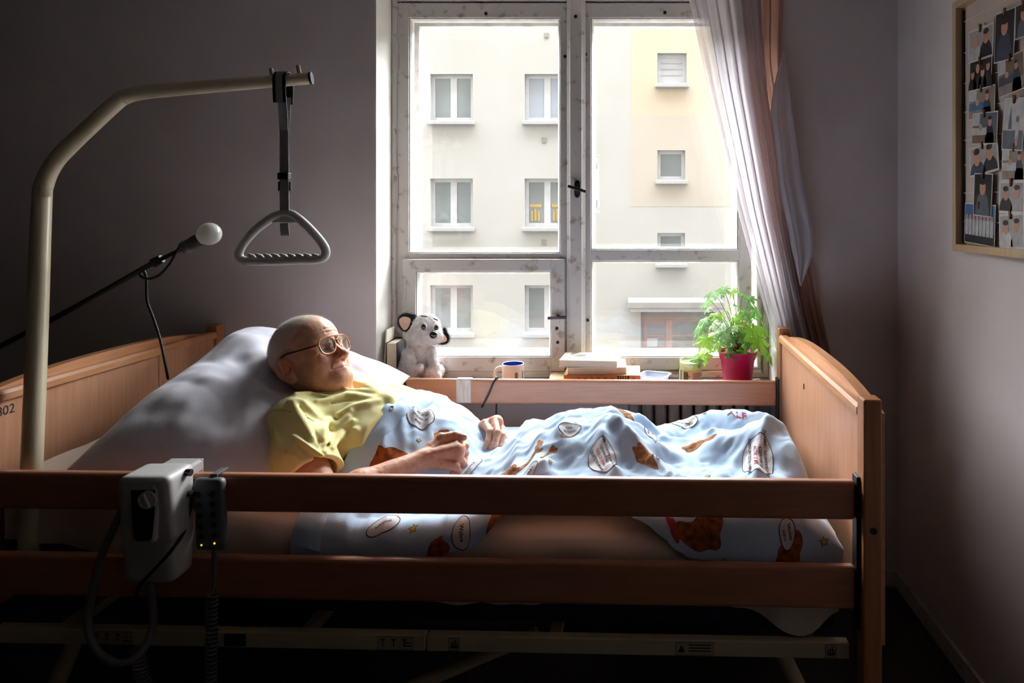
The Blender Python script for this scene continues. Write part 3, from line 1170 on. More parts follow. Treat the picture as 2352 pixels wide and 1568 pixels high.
pl = pillow('pillow', (-1.05, 2.02, .838), (.04, .62, .17), (.55, .0, -.16), .365, .30, .125, 2.0,
            dents=[(-.985, 2.07, .13, .080), (-.86, 1.86, .12, .05)],
            sag=lambda x, y: .25 * np.clip(1.86 - y, 0, 1) ** 1.2)
tag(pl, 'large lavender flannel pillow behind the man\'s head', 'pillow')

# ---- duvet: height field over the sleeper, falling over the near mattress edge
DX0, DX1, DYF = -.70, .53, 2.425
def head_x(y):
    return np.interp(y, [1.55, 1.74, 1.88, 2.05, 2.20, 2.43], [-.800, -.775, -.722, -.640, -.612, -.600])
def edge_y(x):                       # world y of the near mattress edge
    return 1.608 - (x - .564) * math.tan(TH) + .034
def seg_ridge(X, Y, pts, w, p=2.0):
    """height bump along a polyline of (x, y, h)"""
    best = np.zeros_like(X)
    for (x0, y0, h0), (x1, y1, h1) in zip(pts[:-1], pts[1:]):
        dx, dy = x1 - x0, y1 - y0
        t = np.clip(((X - x0) * dx + (Y - y0) * dy) / (dx * dx + dy * dy), 0, 1)
        d = np.hypot(X - x0 - t * dx, Y - y0 - t * dy)
        best = np.maximum(best, (h0 + (h1 - h0) * t) * np.exp(-(d / w) ** p))
    return best
def px3(u, v, Y, base=FLAT_Z):
    q = W(u, v, Y)
    return (q.x, q.y, q.z - base)
def pxw(u, v, Y, h):
    q = W(u, v, Y)
    return (q.x, q.y, h)
LEG_F = [px3(*q) for q in ((1130, 1018, 2.12), (1180, 1000, 2.12), (1250, 962, 2.12), (1330, 930, 2.12), (1390, 932, 2.12), (1450, 952, 2.12), (1510, 975, 2.13), (1570, 964, 2.16), (1640, 946, 2.18), (1715, 940, 2.18), (1775, 952, 2.16), (1800, 975, 2.15))]
LEG_N = [px3(*q) for q in ((1150, 1060, 1.92), (1230, 1020, 1.92), (1310, 975, 1.93), (1385, 958, 1.94), (1440, 968, 1.93), (1520, 1012, 1.93), (1600, 1016, 1.93), (1680, 985, 1.95), (1760, 975, 1.96), (1800, 995, 1.95))]
def duvet_h(X, Y):
    base = .012 + 0 * X
    # trunk
    prof = np.interp(X, [-.78, -.70, -.65, -.61, -.55, -.50, -.465, -.43, -.38, -.30], [.232, .228, .219, .206, .178, .151, .124, .086, .062, .045])
    wy = np.interp(X, [-.72, -.62, -.52, -.45], [.275, .265, .235, .21])
    h = np.maximum(base, prof * np.exp(-(np.abs(Y - 2.09) / wy) ** 2.8))
    lf = seg_ridge(X, Y, LEG_F, .135, 2.0)
    ln = seg_ridge(X, Y, LEG_N, .20, 1.7)
    k = .035
    def sm(a, b):
        t = np.clip(.5 + .5 * (a - b) / k, 0, 1)
        return b * (1 - t) + a * t + k * t * (1 - t)
    h = sm(h, lf)
    h = sm(h, ln) - .012
    # bulk of the filling pushed up against the near rail
    st = lambda t: np.clip(t, 0, 1) ** 2 * (3 - 2 * np.clip(t, 0, 1))
    h = sm(h, .082 * st((1.95 - Y) / .16) * st((X + .42) / .16) * st((.50 - X) / .10))
    # feet tent running out to the foot end
    ft = seg_ridge(X, Y, [px3(1740, 975, 2.0), px3(1775, 985, 1.93), px3(1800, 1030, 1.85)], .10, 2.0)
    h = sm(h, ft)
    # folds
    fold = [
        ([pxw(1392, 940, 1.94, .006), pxw(1440, 1000, 1.86, .040), pxw(1500, 1055, 1.78, .036), pxw(1570, 1105, 1.70, .020)], .026),
        ([pxw(1385, 965, 1.93, .004), pxw(1378, 1020, 1.86, .030), pxw(1410, 1095, 1.74, .030)], .028),
        ([pxw(1330, 950, 2.02, .012), pxw(1290, 1010, 1.92, .024), pxw(1250, 1095, 1.76, .026)], .030),
        ([pxw(1215, 990, 2.05, .018), pxw(1240, 1030, 1.94, .026), pxw(1225, 1090, 1.78, .022)], .022),
        ([pxw(1140, 1020, 2.02, .016), pxw(1190, 1040, 1.92, .026), pxw(1180, 1095, 1.78, .020)], .020),
        ([pxw(1470, 970, 2.10, .016), pxw(1560, 978, 2.04, .030), pxw(1650, 985, 1.98, .014)], .026),
        ([pxw(1560, 1000, 1.97, .010), pxw(1640, 1035, 1.90, .018), pxw(1760, 1000, 1.92, .016)], .040),
        ([pxw(1760, 1000, 1.93, .014), pxw(1735, 1060, 1.82, .030), pxw(1740, 1105, 1.72, .030)], .020),
        ([pxw(1660, 1090, 1.76, .006), pxw(1690, 1050, 1.84, .016), pxw(1730, 1010, 1.90, .016)], .022),
        ([pxw(1790, 985, 1.96, .008), pxw(1830, 1050, 1.84, .018), pxw(1855, 1100, 1.74, .016)], .022),
        ([pxw(930, 955, 2.12, .012), pxw(920, 1010, 1.97, .014), pxw(930, 1060, 1.87, .008)], .016),
        ([pxw(905, 960, 2.10, .008), pxw(888, 1010, 1.96, .014), pxw(880, 1060, 1.86, .010)], .014),
        ([pxw(965, 960, 2.12, .006), pxw(950, 1005, 1.99, .012), pxw(955, 1045, 1.90, .008)], .013),
        ([pxw(1000, 965, 2.12, .006), pxw(990, 1000, 2.02, .010), pxw(985, 1030, 1.95, .008)], .012),
        ([pxw(1075, 1070, 1.85, .016), pxw(1100, 1050, 1.92, .022), pxw(1140, 1045, 1.95, .012)], .020),
        ([pxw(1190, 1000, 2.12, .010), pxw(1205, 985, 2.16, .020), pxw(1230, 975, 2.20, .012)], .020)]
    far = np.clip((2.40 - Y) / .05, 0, 1)
    for pts, w_ in fold:
        f_ = seg_ridge(X, Y, pts, w_, 1.7)
        h = h + f_ * far
    # hollow between the two shins
    h = h - seg_ridge(X, Y, [pxw(1480, 1020, 1.99, .0), pxw(1560, 1040, 1.95, .030), pxw(1650, 1055, 1.86, .020)], .07)
    h = h + .010 * NZ(X * 8, Y * 8, 0 * X + 3.3) + .0085 * NZ((X + .5 * Y) * 15, (Y - .5 * X) * 22, 0 * X + 7.1) + .0060 * (.5 - np.abs(NZ((X + .8 * Y) * 20, (Y - .8 * X) * 34, 0 * X + 4.1))) + .0016 * NZ(X * 60, Y * 60, 0 * X + 1.1)
    # settle to the mattress along the far edge
    e = np.clip((Y - 2.30) / .12, 0, 1)
    h = h * (1 - .85 * e * e * (3 - 2 * e)) + .008
    # incline of the raised back part
    return FLAT_Z + np.maximum(h, .010) + np.maximum(0, (HINGE_X + .564) - X) * math.tan(math.radians(15)) * .5
def overhang(x):
    return np.interp(x, [-.72, -.62, -.50, -.39, -.275, -.19, -.10, .0, .05, .10, .18, .28, .40, .46, .53],
                     [.12, .135, .14, .125, .085, .040, .015, .025, .06, .10, .16, .19, .205, .20, .13])
def duvet_pt(x, s):
    """x along the bed, s across from the far edge (arc length); returns xyz"""
    x, s = np.broadcast_arrays(np.asarray(x, float), np.asarray(s, float))
    ye = edge_y(x)
    S0 = DYF - ye
    r = .045
    y = DYF - np.minimum(s, S0)
    z = duvet_h(x, y)
    o = np.clip(s - S0, 0, None)
    a = np.clip(o / r, 0, PI / 2)
    yy = y - r * np.sin(a) + .004 * np.sin(x * 17) * np.clip(o / .1, 0, 1)
    zz = z - r * (1 - np.cos(a)) - np.clip(o - r * PI / 2, 0, None)
    return np.stack([x, yy, zz], -1)
nx, ns = 260, 190
tx_ = np.linspace(0, 1, nx)
t_ = np.linspace(0, 1, ns)
x_lin = DX0 + (DX1 - DX0) * tx_
Lg = (DYF - edge_y(x_lin) + overhang(x_lin)) * (1 + .012 * np.sin(x_lin * 40))
Sg = t_[None, :] * Lg[:, None]
xh = head_x(DYF - Sg)
Xg = xh + (DX1 - xh) * tx_[:, None]
DG = duvet_pt(Xg, Sg)
# foot end falls over towards the mattress end
fo = np.clip((Xg - .455) / .075, 0, 1)
DG[..., 2] -= fo ** 2 * np.clip(DG[..., 2] - FLAT_Z + .02, 0, 1) * .9
DG[..., 0] -= .012 * fo ** 2
idx = np.arange(nx * ns).reshape(nx, ns)
Q = np.stack([idx[:-1, :-1], idx[:-1, 1:], idx[1:, 1:], idx[1:, :-1]], -1).reshape(-1, 4)
M_duvet = mat('duvet_flannel', srgb(190, 211, 235), 0.92, srgb(178, 202, 228), 6, bump=0.6, bscale=520, bdist=0.0009, sheen=0.3)
duv = link('duvet', np_mesh('duvet', DG.reshape(-1, 3), Q), None, M_duvet)
sol = duv.modifiers.new('thickness', 'SOLIDIFY')
sol.thickness = .010
sol.offset = -1
tag(duv, 'light blue flannel duvet printed with speech bubbles and stars, tucked over the man', 'duvet')

# ---- print on the duvet (lettering, bubbles, stars), laid on the cloth
GU = PU + DG[..., 0] / DG[..., 1] * F
GV = PV - (DG[..., 2] - ZC) / DG[..., 1] * F
def find(u, v):
    d = (GU - u) ** 2 + (GV - v) ** 2
    k = np.where(d < 60, DG[..., 1] * 1000 + d, 1e9 + d)
    i, j = np.unravel_index(np.argmin(k), k.shape)
    return i, j
def bil(i, j):
    i = np.clip(i, 0, nx - 1.001)
    j = np.clip(j, 0, ns - 1.001)
    i0, j0 = i.astype(int), j.astype(int)
    fi, fj = (i - i0)[..., None], (j - j0)[..., None]
    return (DG[i0, j0] * (1 - fi) * (1 - fj) + DG[i0 + 1, j0] * fi * (1 - fj) + DG[i0, j0 + 1] * (1 - fi) * fj + DG[i0 + 1, j0 + 1] * fi * fj)
def lay(u, v, ang, verts, off):
    """map flat (x, y) print coordinates (metres) onto the cloth at photo pixel (u, v)"""
    i0, j0 = find(u, v)
    P = np.array(verts, float)[:, :2]
    c, s_ = math.cos(ang), math.sin(ang)
    dx, dy = P[:, 0] * c - P[:, 1] * s_, P[:, 0] * s_ + P[:, 1] * c     # dy up = away from camera
    hx = (DX1 - DX0) / (nx - 1)
    sl = np.linalg.norm(DG[min(i0 + 1, nx - 1), j0] - DG[max(i0 - 1, 0), j0]) / 2
    sj = np.linalg.norm(DG[i0, min(j0 + 1, ns - 1)] - DG[i0, max(j0 - 1, 0)]) / 2
    I, J = i0 + dx / max(sl, hx), j0 - dy / sj
    p = bil(I, J)
    e = .8
    tu, tv = bil(I + e, J) - bil(I - e, J), bil(I, J + e) - bil(I, J - e)
    n_ = np.cross(tv, tu)
    n_ /= np.linalg.norm(n_, axis=1)[:, None] + 1e-12
    n_ *= np.sign(n_[:, 2:3] + 1e-6) if False else 1
    # keep the outward side (towards +z or the camera)
    out = np.sign(n_[:, 2] * .7 - n_[:, 1] * .7)
    return p + n_ * (out[:, None] * off)
def disc(outline, rings=7):
    """triangulated star-shaped patch from an outline around the origin"""
    O = np.array(outline)
    n = len(O)
    V = [(0, 0)]
    for r in range(1, rings + 1):
        V += [tuple(o * r / rings) for o in O]
    Fs = [(0, 1 + k, 1 + (k + 1) % n) for k in range(n)]
    for r in range(rings - 1):
        a, b = 1 + r * n, 1 + (r + 1) * n
        Fs += [(a + k, b + k, b + (k + 1) % n, a + (k + 1) % n) for k in range(n)]
    return V, Fs
def rim(outline, w):
    O = np.array(outline)
    n = len(O)
    L = np.linalg.norm(O, axis=1)[:, None]
    V = list(map(tuple, O * (1 - w / L))) + list(map(tuple, O * (1 + w / L * .2)))
    return V, [(k, (k + 1) % n, (k + 1) % n + n, k + n) for k in range(n)]
M_bub = mat('print_white', srgb(222, 218, 222), 0.92, bump=0.5, bscale=520, bdist=0.0008)
M_ink = mat('print_ink', srgb(44, 42, 52), 0.95)
M_inkr = mat('print_red_ink', srgb(176, 60, 66), 0.95)
M_brown = mat('print_brown', srgb(170, 112, 66), 0.95, srgb(120, 72, 40), 90, contrast=(0.35, 0.6))
M_rustb = mat('print_rust', srgb(176, 92, 34), 0.95, srgb(96, 54, 30), 60, contrast=(0.35, 0.6))
M_star = mat('print_yellow', srgb(226, 196, 96), 0.95)
def add_print(name, u, v, ang, V, Fs, m, off):
    o = link(name, to_mesh(name, lay(u, v, ang, V, off), Fs), duv, m, smooth=False)
    return o
def oval(rx, ry, n=48, tail=None, wob=.04, seed=0):
    out = []
    for k in range(n):
        a = 2 * PI * k / n
        r = 1 + wob * math.sin(3 * a + seed)
        x, y = rx * r * math.cos(a), ry * r * math.sin(a)
        if tail is not None:
            d = abs((a - tail + PI) % (2 * PI) - PI)
            g = math.exp(-(d / .16) ** 2) * .45
            x *= 1 + g
            y *= 1 + g
        out.append((x, y))
    return out
def bubble(u, v, ang, rx, ry, lines, size, tail=None, red=None):
    ol = oval(rx, ry, tail=tail, seed=u)
    V, Fs = disc(ol, 9)
    b = add_print('speech_bubble', u, v, ang, V, Fs, M_bub, .0010)
    V, Fs = rim(ol, .0016)
    add_print('bubble_outline', u, v, ang, V, Fs, M_ink, .0016)
    n = len(lines)
    for k, tx in enumerate(lines):
        V, Fs = text_mesh(tx, size, bold=True)
        y = (n - 1) / 2 - k
        V = [(p[0], p[1] + y * size * 1.25) for p in V]
        add_print('bubble_lettering', u, v, ang, V, Fs, M_inkr if red == k else M_ink, .0018)
D = math.radians
bubble(1742, 1052, D(-98), .085, .050, ['NAME: GORDEN SHUMWAY', 'GENANNT: ALF', 'ALTER: 229 JAHRE', 'GEBURTSSTERN: MELMAC'], .0135, red=2)
bubble(1386, 1046, D(-62), .062, .040, ['NAME: GORDEN SHUMWAY', 'GENANNT: ALF', 'ALTER: 229 JAHRE', 'GEBURTSSTERN: MELMAC'], .0095, red=2)
bubble(1500, 992, D(-70), .038, .026, ['Schöpfer', 'dieses', 'Bettes'], .010, tail=0)
bubble(1308, 986, D(35), .036, .024, ['Null', 'Problemo'], .010)
bubble(1570, 968, D(-12), .050, .030, ['Wahre', 'Schönheit'], .012)
bubble(966, 958, D(14), .044, .034, ['Es ist so', 'bequem im', 'Bett'], .012)
bubble(1212, 1088, D(62), .036, .020, ['GENIAL'], .013)
bubble(1070, 1085, D(70), .060, .034, ['GEBOREN', 'OHNE BETT'], .012)
bubble(880, 1200, D(30), .040, .024, ['Schönheit'], .010)
bubble(1062, 1226, D(-80), .040, .022, ['Wahre'], .014)
bubble(1806, 1226, D(-80), .040, .020, ['Schönheit', 'wahre'], .011)
def star(u, v, r, ang=0.2):
    ol = [(r * (1 if k % 2 == 0 else .45) * math.cos(PI / 2 + k * PI / 5), r * (1 if k % 2 == 0 else .45) * math.sin(PI / 2 + k * PI / 5)) for k in range(10)]
    V, Fs = disc(ol, 2)
    o = add_print('star', u, v, ang, V, Fs, M_star, .0012)
    V, Fs = rim(ol, .0014)
    add_print('star_outline', u, v, ang, V, Fs, M_ink, .0016)
for (u, v, r) in ((1617, 946, .010), (1585, 973, .010), (1450, 1096, .011), (1627, 1092, .011), (951, 1213, .013), (1893, 1242, .013), (1514, 1050, .009), (963, 1011, .009), (1660, 1290, .010), (1265, 1060, .009)):
    star(u, v, r)
def patch(u, v, rx, ry, ang, m, seed):
    rr = random.Random(seed)
    ph = [rr.uniform(0, 6.28) for _ in range(4)]
    ol = []
    for k in range(56):
        a = 2 * PI * k / 56
        r = 1 + .22 * math.sin(2 * a + ph[0]) + .16 * math.sin(3 * a + ph[1]) + .10 * math.sin(5 * a + ph[2])
        ol.append((rx * r * math.cos(a), ry * r * math.sin(a)))
    V, Fs = disc(ol, 8)
    add_print('printed_patch', u, v, ang, V, Fs, m, .0009)
for k, (u, v, rx, ry, ang, m) in enumerate((
        (885, 1060, .055, .045, 40, M_rustb), (868, 945, .026, .022, 10, M_brown), (1013, 1000, .016, .020, 0, M_brown),
        (1165, 1080, .050, .022, -35, M_brown), (1200, 1070, .045, .016, 35, M_brown), (1600, 1022, .055, .018, 22, M_brown),
        (1480, 1048, .045, .020, -35, M_brown), (1440, 946, .040, .016, -40, M_brown), (1238, 1020, .020, .011, -70, M_brown),
        (1262, 1040, .022, .011, 60, M_brown), (1610, 1222, .048, .050, 0, M_rustb), (1815, 1282, .040, .048, 20, M_rustb),
        (1000, 1268, .030, .036, 0, M_rustb), (1545, 1215, .020, .022, 0, M_inkr), (1308, 1002, .018, .008, 30, M_brown), (1150, 1225, .030, .018, 20, M_rustb))):
    patch(u, v, rx, ry, D(ang), m, k + 4)
V, Fs = text_mesh('ALF', .040, bold=True)
add_print('printed_lettering', 1692, 952, D(-8), V, Fs, M_inkr, .0014)
# placket with a button along the head edge
SP = np.linspace(.02, .97, 120)
j_ = np.clip((SP * (ns - 1)), 0, ns - 1)
V = []
for jj in j_:
    for ii in (0.0, 3.0, 7.0, 11.0, 14.0):
        V.append((ii, jj))
V = np.array(V)
p = bil(V[:, 0], V[:, 1])
tu, tv = bil(V[:, 0] + 1, V[:, 1]) - bil(V[:, 0], V[:, 1]), bil(V[:, 0], V[:, 1] + 1) - bil(V[:, 0], np.clip(V[:, 1] - 1, 0, None))
n_ = np.cross(tv, tu)
n_ /= np.linalg.norm(n_, axis=1)[:, None]
n_ *= np.sign(n_[:, 2] * .7 - n_[:, 1] * .7)[:, None]
hh = np.tile([.001, .0065, .0075, .0065, .0005], len(j_))
p = p + n_ * hh[:, None]
Fs = [(5 * a + b, 5 * a + b + 1, 5 * a + b + 6, 5 * a + b + 5) for a in range(len(j_) - 1) for b in range(4)]
link('button_placket', to_mesh('button_placket', p, Fs), duv, M_duvet, smooth=True)
bt_ = MB()
bt_.lathe([(0, .003), (.004, .003), (.0055, .0045), (.0075, .004), (.008, .001), (.007, 0)], 20)
bo = bt_.build('button', M_bub, duv)
i_, jb_ = find(908, 946)
jb_ = np.array([float(jb_)])
pb = bil(np.array([6.5]), jb_)[0]
bo.location = Vector(pb) + Vector((0, -.004, .007))
bo.rotation_euler = (D(35), D(10), 0)
# ------------------------------------------------------------------ the man: one skin built from implicit shapes
HP, HY, HR = math.radians(25), math.radians(-16), math.radians(-3)
hf = np.array([math.cos(HP) * math.cos(HY), math.cos(HP) * math.sin(HY), math.sin(HP)])
hw = np.array([-math.sin(HP) * math.cos(HY), -math.sin(HP) * math.sin(HY), math.cos(HP)])
hl = np.cross(hw, hf)
hl, hw = hl * math.cos(HR) + hw * math.sin(HR), hw * math.cos(HR) - hl * math.sin(HR)
HO = np.array([-.930, 2.035, .986])
HR3 = np.stack([hf, hl, hw])                    # world -> head (rows)
HM = Matrix(((hf[0], hl[0], hw[0], HO[0]), (hf[1], hl[1], hw[1], HO[1]), (hf[2], hl[2], hw[2], HO[2]), (0, 0, 0, 1)))
def hpt(f, l, w):
    return HO + f * hf + l * hl + w * hw
def sub(d, c, k):
    return smax(d, -c, k)

def sym(P, fn):
    Q_ = P.copy()
    Q_[..., 1] = np.abs(Q_[..., 1])
    return fn(Q_)

NECK_A = (HO - .030 * hf - .055 * hw)
NECK_B = np.array([-.868, 2.035, .815])
def head_base(q):
    """head in its own frame: x forward, y to his left, z up"""
    d = s_ell(q, (-.014, 0, .046), (.101, .079, .086))
    d = smin(d, s_ell(q, (-.040, 0, .020), (.070, .074, .070)), .03)
    d = smin(d, s_ell(q, (.030, 0, .045), (.066, .066, .062)), .03)
    d = smin(d, s_ell(q, (.028, 0, -.030), (.068, .061, .080)), .035)
    m = q.copy()
    m[..., 1] = np.abs(m[..., 1])
    # jaw, chin, jowls
    d = smin(d, s_cap(m, (-.012, .058, -.045), (.052, .032, -.094), .016, .018), .03)
    d = smin(d, s_cap(q, (.073, -.014, -.098), (.073, .014, -.098), .026), .025)
    d = smin(d, s_ell(m, (.036, .047, -.062), (.036, .021, .034)), .02)
    d = smin(d, s_ell(q, (.028, 0, -.104), (.042, .036, .018)), .025)
    # cheek bones, brows
    d = smin(d, s_ell(m, (.058, .047, -.016), (.025, .019, .020)), .022)
    d = smin(d, s_cap(m, (.084, .012, .022), (.070, .050, .020), .010, .009), .016)
    # eye sockets and lids
    d = sub(d, s_ell(m, (.094, .033, .000), (.017, .020, .012)), .012)
    d = smin(d, s_ell(m, (.070, .033, .001), (.0165, .0165, .0145)), .005)
    d = sub(d, s_cap(m, (.090, .022, -.0005), (.086, .043, -.0015), .0012), .003)
    d = smin(d, s_cap(m, (.084, .020, -.014), (.076, .046, -.014), .0035), .006)
    # full lower cheeks
    d = smin(d, s_ell(m, (.054, .044, -.040), (.031, .020, .028)), .018)
    # nose
    d = smin(d, s_cap(q, (.088, 0, .014), (.115, 0, -.028), .0065, .0095), .012)
    d = smin(d, s_ell(q, (.1165, 0, -.031), (.0145, .0120, .0110)), .007)
    d = smin(d, s_ell(m, (.102, .0125, -.036), (.0150, .0075, .0090)), .005)
    d = sub(d, s_ell(m, (.112, .0068, -.0440), (.0075, .0038, .0040)), .003)
    # long upper lip, full lower lip and chin pushed forward
    d = smin(d, s_ell(q, (.068, 0, -.056), (.031, .040, .024)), .016)
    d = smin(d, s_cap(m, (.0975, .0, -.0575), (.080, .032, -.0590), .0045, .0030), .006)
    d = smin(d, s_ell(q, (.074, 0, -.088), (.034, .036, .026)), .014)
    d = smin(d, s_cap(m, (.0985, .0, -.0740), (.080, .030, -.0700), .0090, .0055), .010)
    # ears
    R = rotm('Z', 30) @ rotm('Y', 10)
    e = s_ell(m, (-.022, .088, -.012), (.0225, .0085, .038), R)
    e = smin(e, s_ell(m, (-.011, .083, -.046), (.0125, .008, .015), R), .008)
    e = sub(e, s_ell(m, (-.0185, .0968, -.007), (.0155, .0088, .028), R), .003)
    e = smin(e, s_cap(m, (-.027, .0940, .010), (-.024, .0930, -.024), .0030), .003)
    e = sub(e, s_ell(m, (-.009, .091, -.016), (.0085, .014, .013)), .004)
    d = smin(d, e, .006)
    # temples slightly hollow
    d = sub(d, s_ell(m, (.044, .094, .026), (.032, .022, .028)), .012)
    return d

def on_face(l, w, depth=0.0):
    """point of the face surface at lateral l, height w (head frame), pushed in by depth"""
    f_ = np.linspace(.15, -.05, 401, dtype=np.float32)
    q_ = np.zeros((401, 1, 1, 3), np.float32)
    q_[:, 0, 0, 0], q_[:, 0, 0, 1], q_[:, 0, 0, 2] = f_, l, w
    d = head_base(q_)[:, 0, 0]
    k = int(np.argmax(d < 0))
    return (float(f_[k]) - depth, l, w)
LINES = []
for pts, r in (([(.0215, -.032), (.0285, -.041), (.0340, -.050), (.0370, -.058)], .0008),
               ([(.0, .046), (.018, .0475), (.036, .044)], .0002), ([(.0, .057), (.02, .0585), (.040, .054)], .0002),
               ([(.006, .020), (.0065, .030)], .0004),
               ([(.054, .004), (.062, .010)], .0003), ([(.054, -.002), (.063, -.003)], .0003), ([(.053, -.008), (.061, -.015)], .0003),
               ([(.022, -.020), (.034, -.023), (.046, -.018)], .0006)):
    P_ = [on_face(*q_) for q_ in pts]
    LINES += [(a_, b_, r) for a_, b_ in zip(P_[:-1], P_[1:])]
MOUTH = [on_face(l_, w_) for l_, w_ in ((.0, -.0652), (.012, -.0654), (.022, -.0652), (.031, -.0644), (.037, -.0628))]
def head_local(q):
    d = head_base(q)
    m = q.copy()
    m[..., 1] = np.abs(m[..., 1])
    for a_, b_, r in LINES:
        d = sub(d, s_cap(m, a_, b_, r), .0045)
    for a_, b_ in zip(MOUTH[:-1], MOUTH[1:]):
        d = sub(d, s_cap(m, a_, b_, .0022), .0018)
    return d

def head_fun(P):
    q = (P - HO.astype(np.float32)) @ HR3.T.astype(np.float32)
    d = head_local(q)
    nk = s_cap(P, NECK_A, NECK_B, .054, .062)
    nk = smin(nk, s_cap(P, hpt(.045, 0, -.098), (-.800, 2.02, .862), .020, .034), .03)
    # neck cords and folds under the chin
    nk = smin(nk, s_cap(P, hpt(-.02, -.050, -.050), (-.800, 1.985, .868), .012, .012), .016)
    d = smin(d, nk, .022)
    x, y, z = q[..., 0], q[..., 1], q[..., 2]
    d = d + .0003 * NZ(x * 220, y * 220, z * 220) + .0005 * NZ(x * 60 + 3, y * 60, z * 60)
    return d
HLO, HHI = HO - np.array([.165, .15, .21]), HO + np.array([.16, .15, .16])
V_head, Q_head = surface_nets(head_fun, HLO, HHI, .0021)

SH_R, EL_R, WR_R = np.array([-.905, 1.865, .850]), np.array([-.745, 1.705, .700]), np.array(W(972, 1054, 1.875))
SH_L, EL_L, WR_L = np.array([-.860, 2.225, .845]), np.array([-.690, 2.315, .735]), np.array(W(1080, 996, 2.19))
def A3(u, v, Y):
    return np.array(W(u, v, Y))
def chain(P, d, pts, rs, k=.006):
    for a, b, ra, rb in zip(pts[:-1], pts[1:], rs[:-1], rs[1:]):
        d = smin(d, s_cap(P, a, b, ra, rb), k)
    return d
RH = dict(idx=[A3(1034, 1003, 1.925), A3(1060, 1014, 1.952), A3(1069, 1024, 1.935), A3(1058, 1030, 1.918)],
          mid=[A3(1050, 1021, 1.905), A3(1068, 1040, 1.938), A3(1066, 1056, 1.928), A3(1054, 1056, 1.912)],
          rng=[A3(1053, 1046, 1.882), A3(1065, 1066, 1.915), A3(1058, 1078, 1.908), A3(1046, 1074, 1.896)],
          pnk=[A3(1045, 1068, 1.866), A3(1054, 1086, 1.892), A3(1046, 1092, 1.888), A3(1038, 1086, 1.880)],
          thb=[A3(990, 1030, 1.905), A3(1014, 1005, 1.922), A3(1047, 1000, 1.925), A3(1065, 1004, 1.915)])
LH = dict(idx=[A3(1114, 972, 2.125), A3(1126, 992, 2.075), A3(1121, 1014, 2.052), A3(1113, 1030, 2.040)],
          mid=[A3(1134, 965, 2.125), A3(1143, 994, 2.068), A3(1136, 1022, 2.043), A3(1128, 1039, 2.032)],
          rng=[A3(1147, 972, 2.145), A3(1154, 1000, 2.095), A3(1148, 1026, 2.066), A3(1140, 1040, 2.055)],
          pnk=[A3(1153, 984, 2.172), A3(1160, 1008, 2.130), A3(1155, 1026, 2.108), A3(1149, 1036, 2.100)],
          thb=[A3(1096, 992, 2.150), A3(1098, 1010, 2.100), A3(1103, 1024, 2.066), A3(1107, 1034, 2.048)])
FR = dict(idx=(.0125, .0108, .0096, .0082), mid=(.0128, .0110, .0098, .0084), rng=(.0122, .0104, .0092, .0080), pnk=(.0110, .0092, .0082, .0070), thb=(.016, .0130, .0118, .0098))
def hand(P, H, wr, el, back):
    """palm and five fingers; back = unit normal of the back of the hand"""
    d = s_cap(P, wr, (H['mid'][0] + H['rng'][0]) / 2, .023, .021)
    for n_ in ('idx', 'mid', 'rng', 'pnk'):
        d = smin(d, s_cap(P, wr * .75 + H[n_][0] * .25 - back * .006, H[n_][0] - back * .004, .017, .0135), .008)
    d = smin(d, s_cap(P, wr - back * .008, H['thb'][0], .018, .017), .014)
    d = smin(d, s_cap(P, H['thb'][0], H['idx'][0] - back * .008, .013, .012), .016)
    # tendons
    for n_ in ('idx', 'mid', 'rng', 'pnk'):
        d = smin(d, s_cap(P, wr + back * .014, H[n_][0] + back * .0075, .0028, .0034), .006)
    for n_ in ('idx', 'mid', 'rng', 'pnk', 'thb'):
        f = None
        pts, rs = H[n_], FR[n_]
        for a, b, ra, rb in zip(pts[:-1], pts[1:], rs[:-1], rs[1:]):
            c = s_cap(P, a, b, ra, rb)
            f = c if f is None else smin(f, c, .004)
        for j in (1, 2):                                     # knuckles
            f = smin(f, np.sqrt(((P - pts[j]) ** 2).sum(-1)) - rs[j] * 1.06, .003)
        d = smin(d, f, .004)
    return d
def arm(P, sh, el, wr):
    d = s_cap(P, sh, el, .050, .041)
    m_ = el * .66 + wr * .34
    d = smin(d, s_cap(P, el, m_, .039, .038), .02)
    d = smin(d, s_cap(P, m_, wr, .038, .0255), .02)
    return d
BK_R = np.array([-.10, -.62, .78]); BK_R /= np.linalg.norm(BK_R)
BK_L = np.array([.25, -.25, .93]); BK_L /= np.linalg.norm(BK_L)
def armR(P):
    d = arm(P, SH_R, EL_R, WR_R)
    d = smin(d, hand(P, RH, WR_R, EL_R, BK_R), .012)
    return d + .0006 * NZ(P[..., 0] * 130, P[..., 1] * 130, P[..., 2] * 130)
def armL(P):
    d = arm(P, SH_L, EL_L, WR_L)
    d = smin(d, hand(P, LH, WR_L, EL_L, BK_L), .012)
    return d + .0006 * NZ(P[..., 0] * 130, P[..., 1] * 130, P[..., 2] * 130)
def bounds(pts, pad):
    a = np.array(pts)
    return a.min(0) - pad, a.max(0) + pad
lo, hi = bounds([SH_R, EL_R, WR_R] + [p for f in RH.values() for p in f], .06)
V_ar, Q_ar = surface_nets(armR, lo, hi, .0024)
lo, hi = bounds([SH_L, EL_L, WR_L] + [p for f in LH.values() for p in f], .06)
V_al, Q_al = surface_nets(armL, lo, hi, .0026)
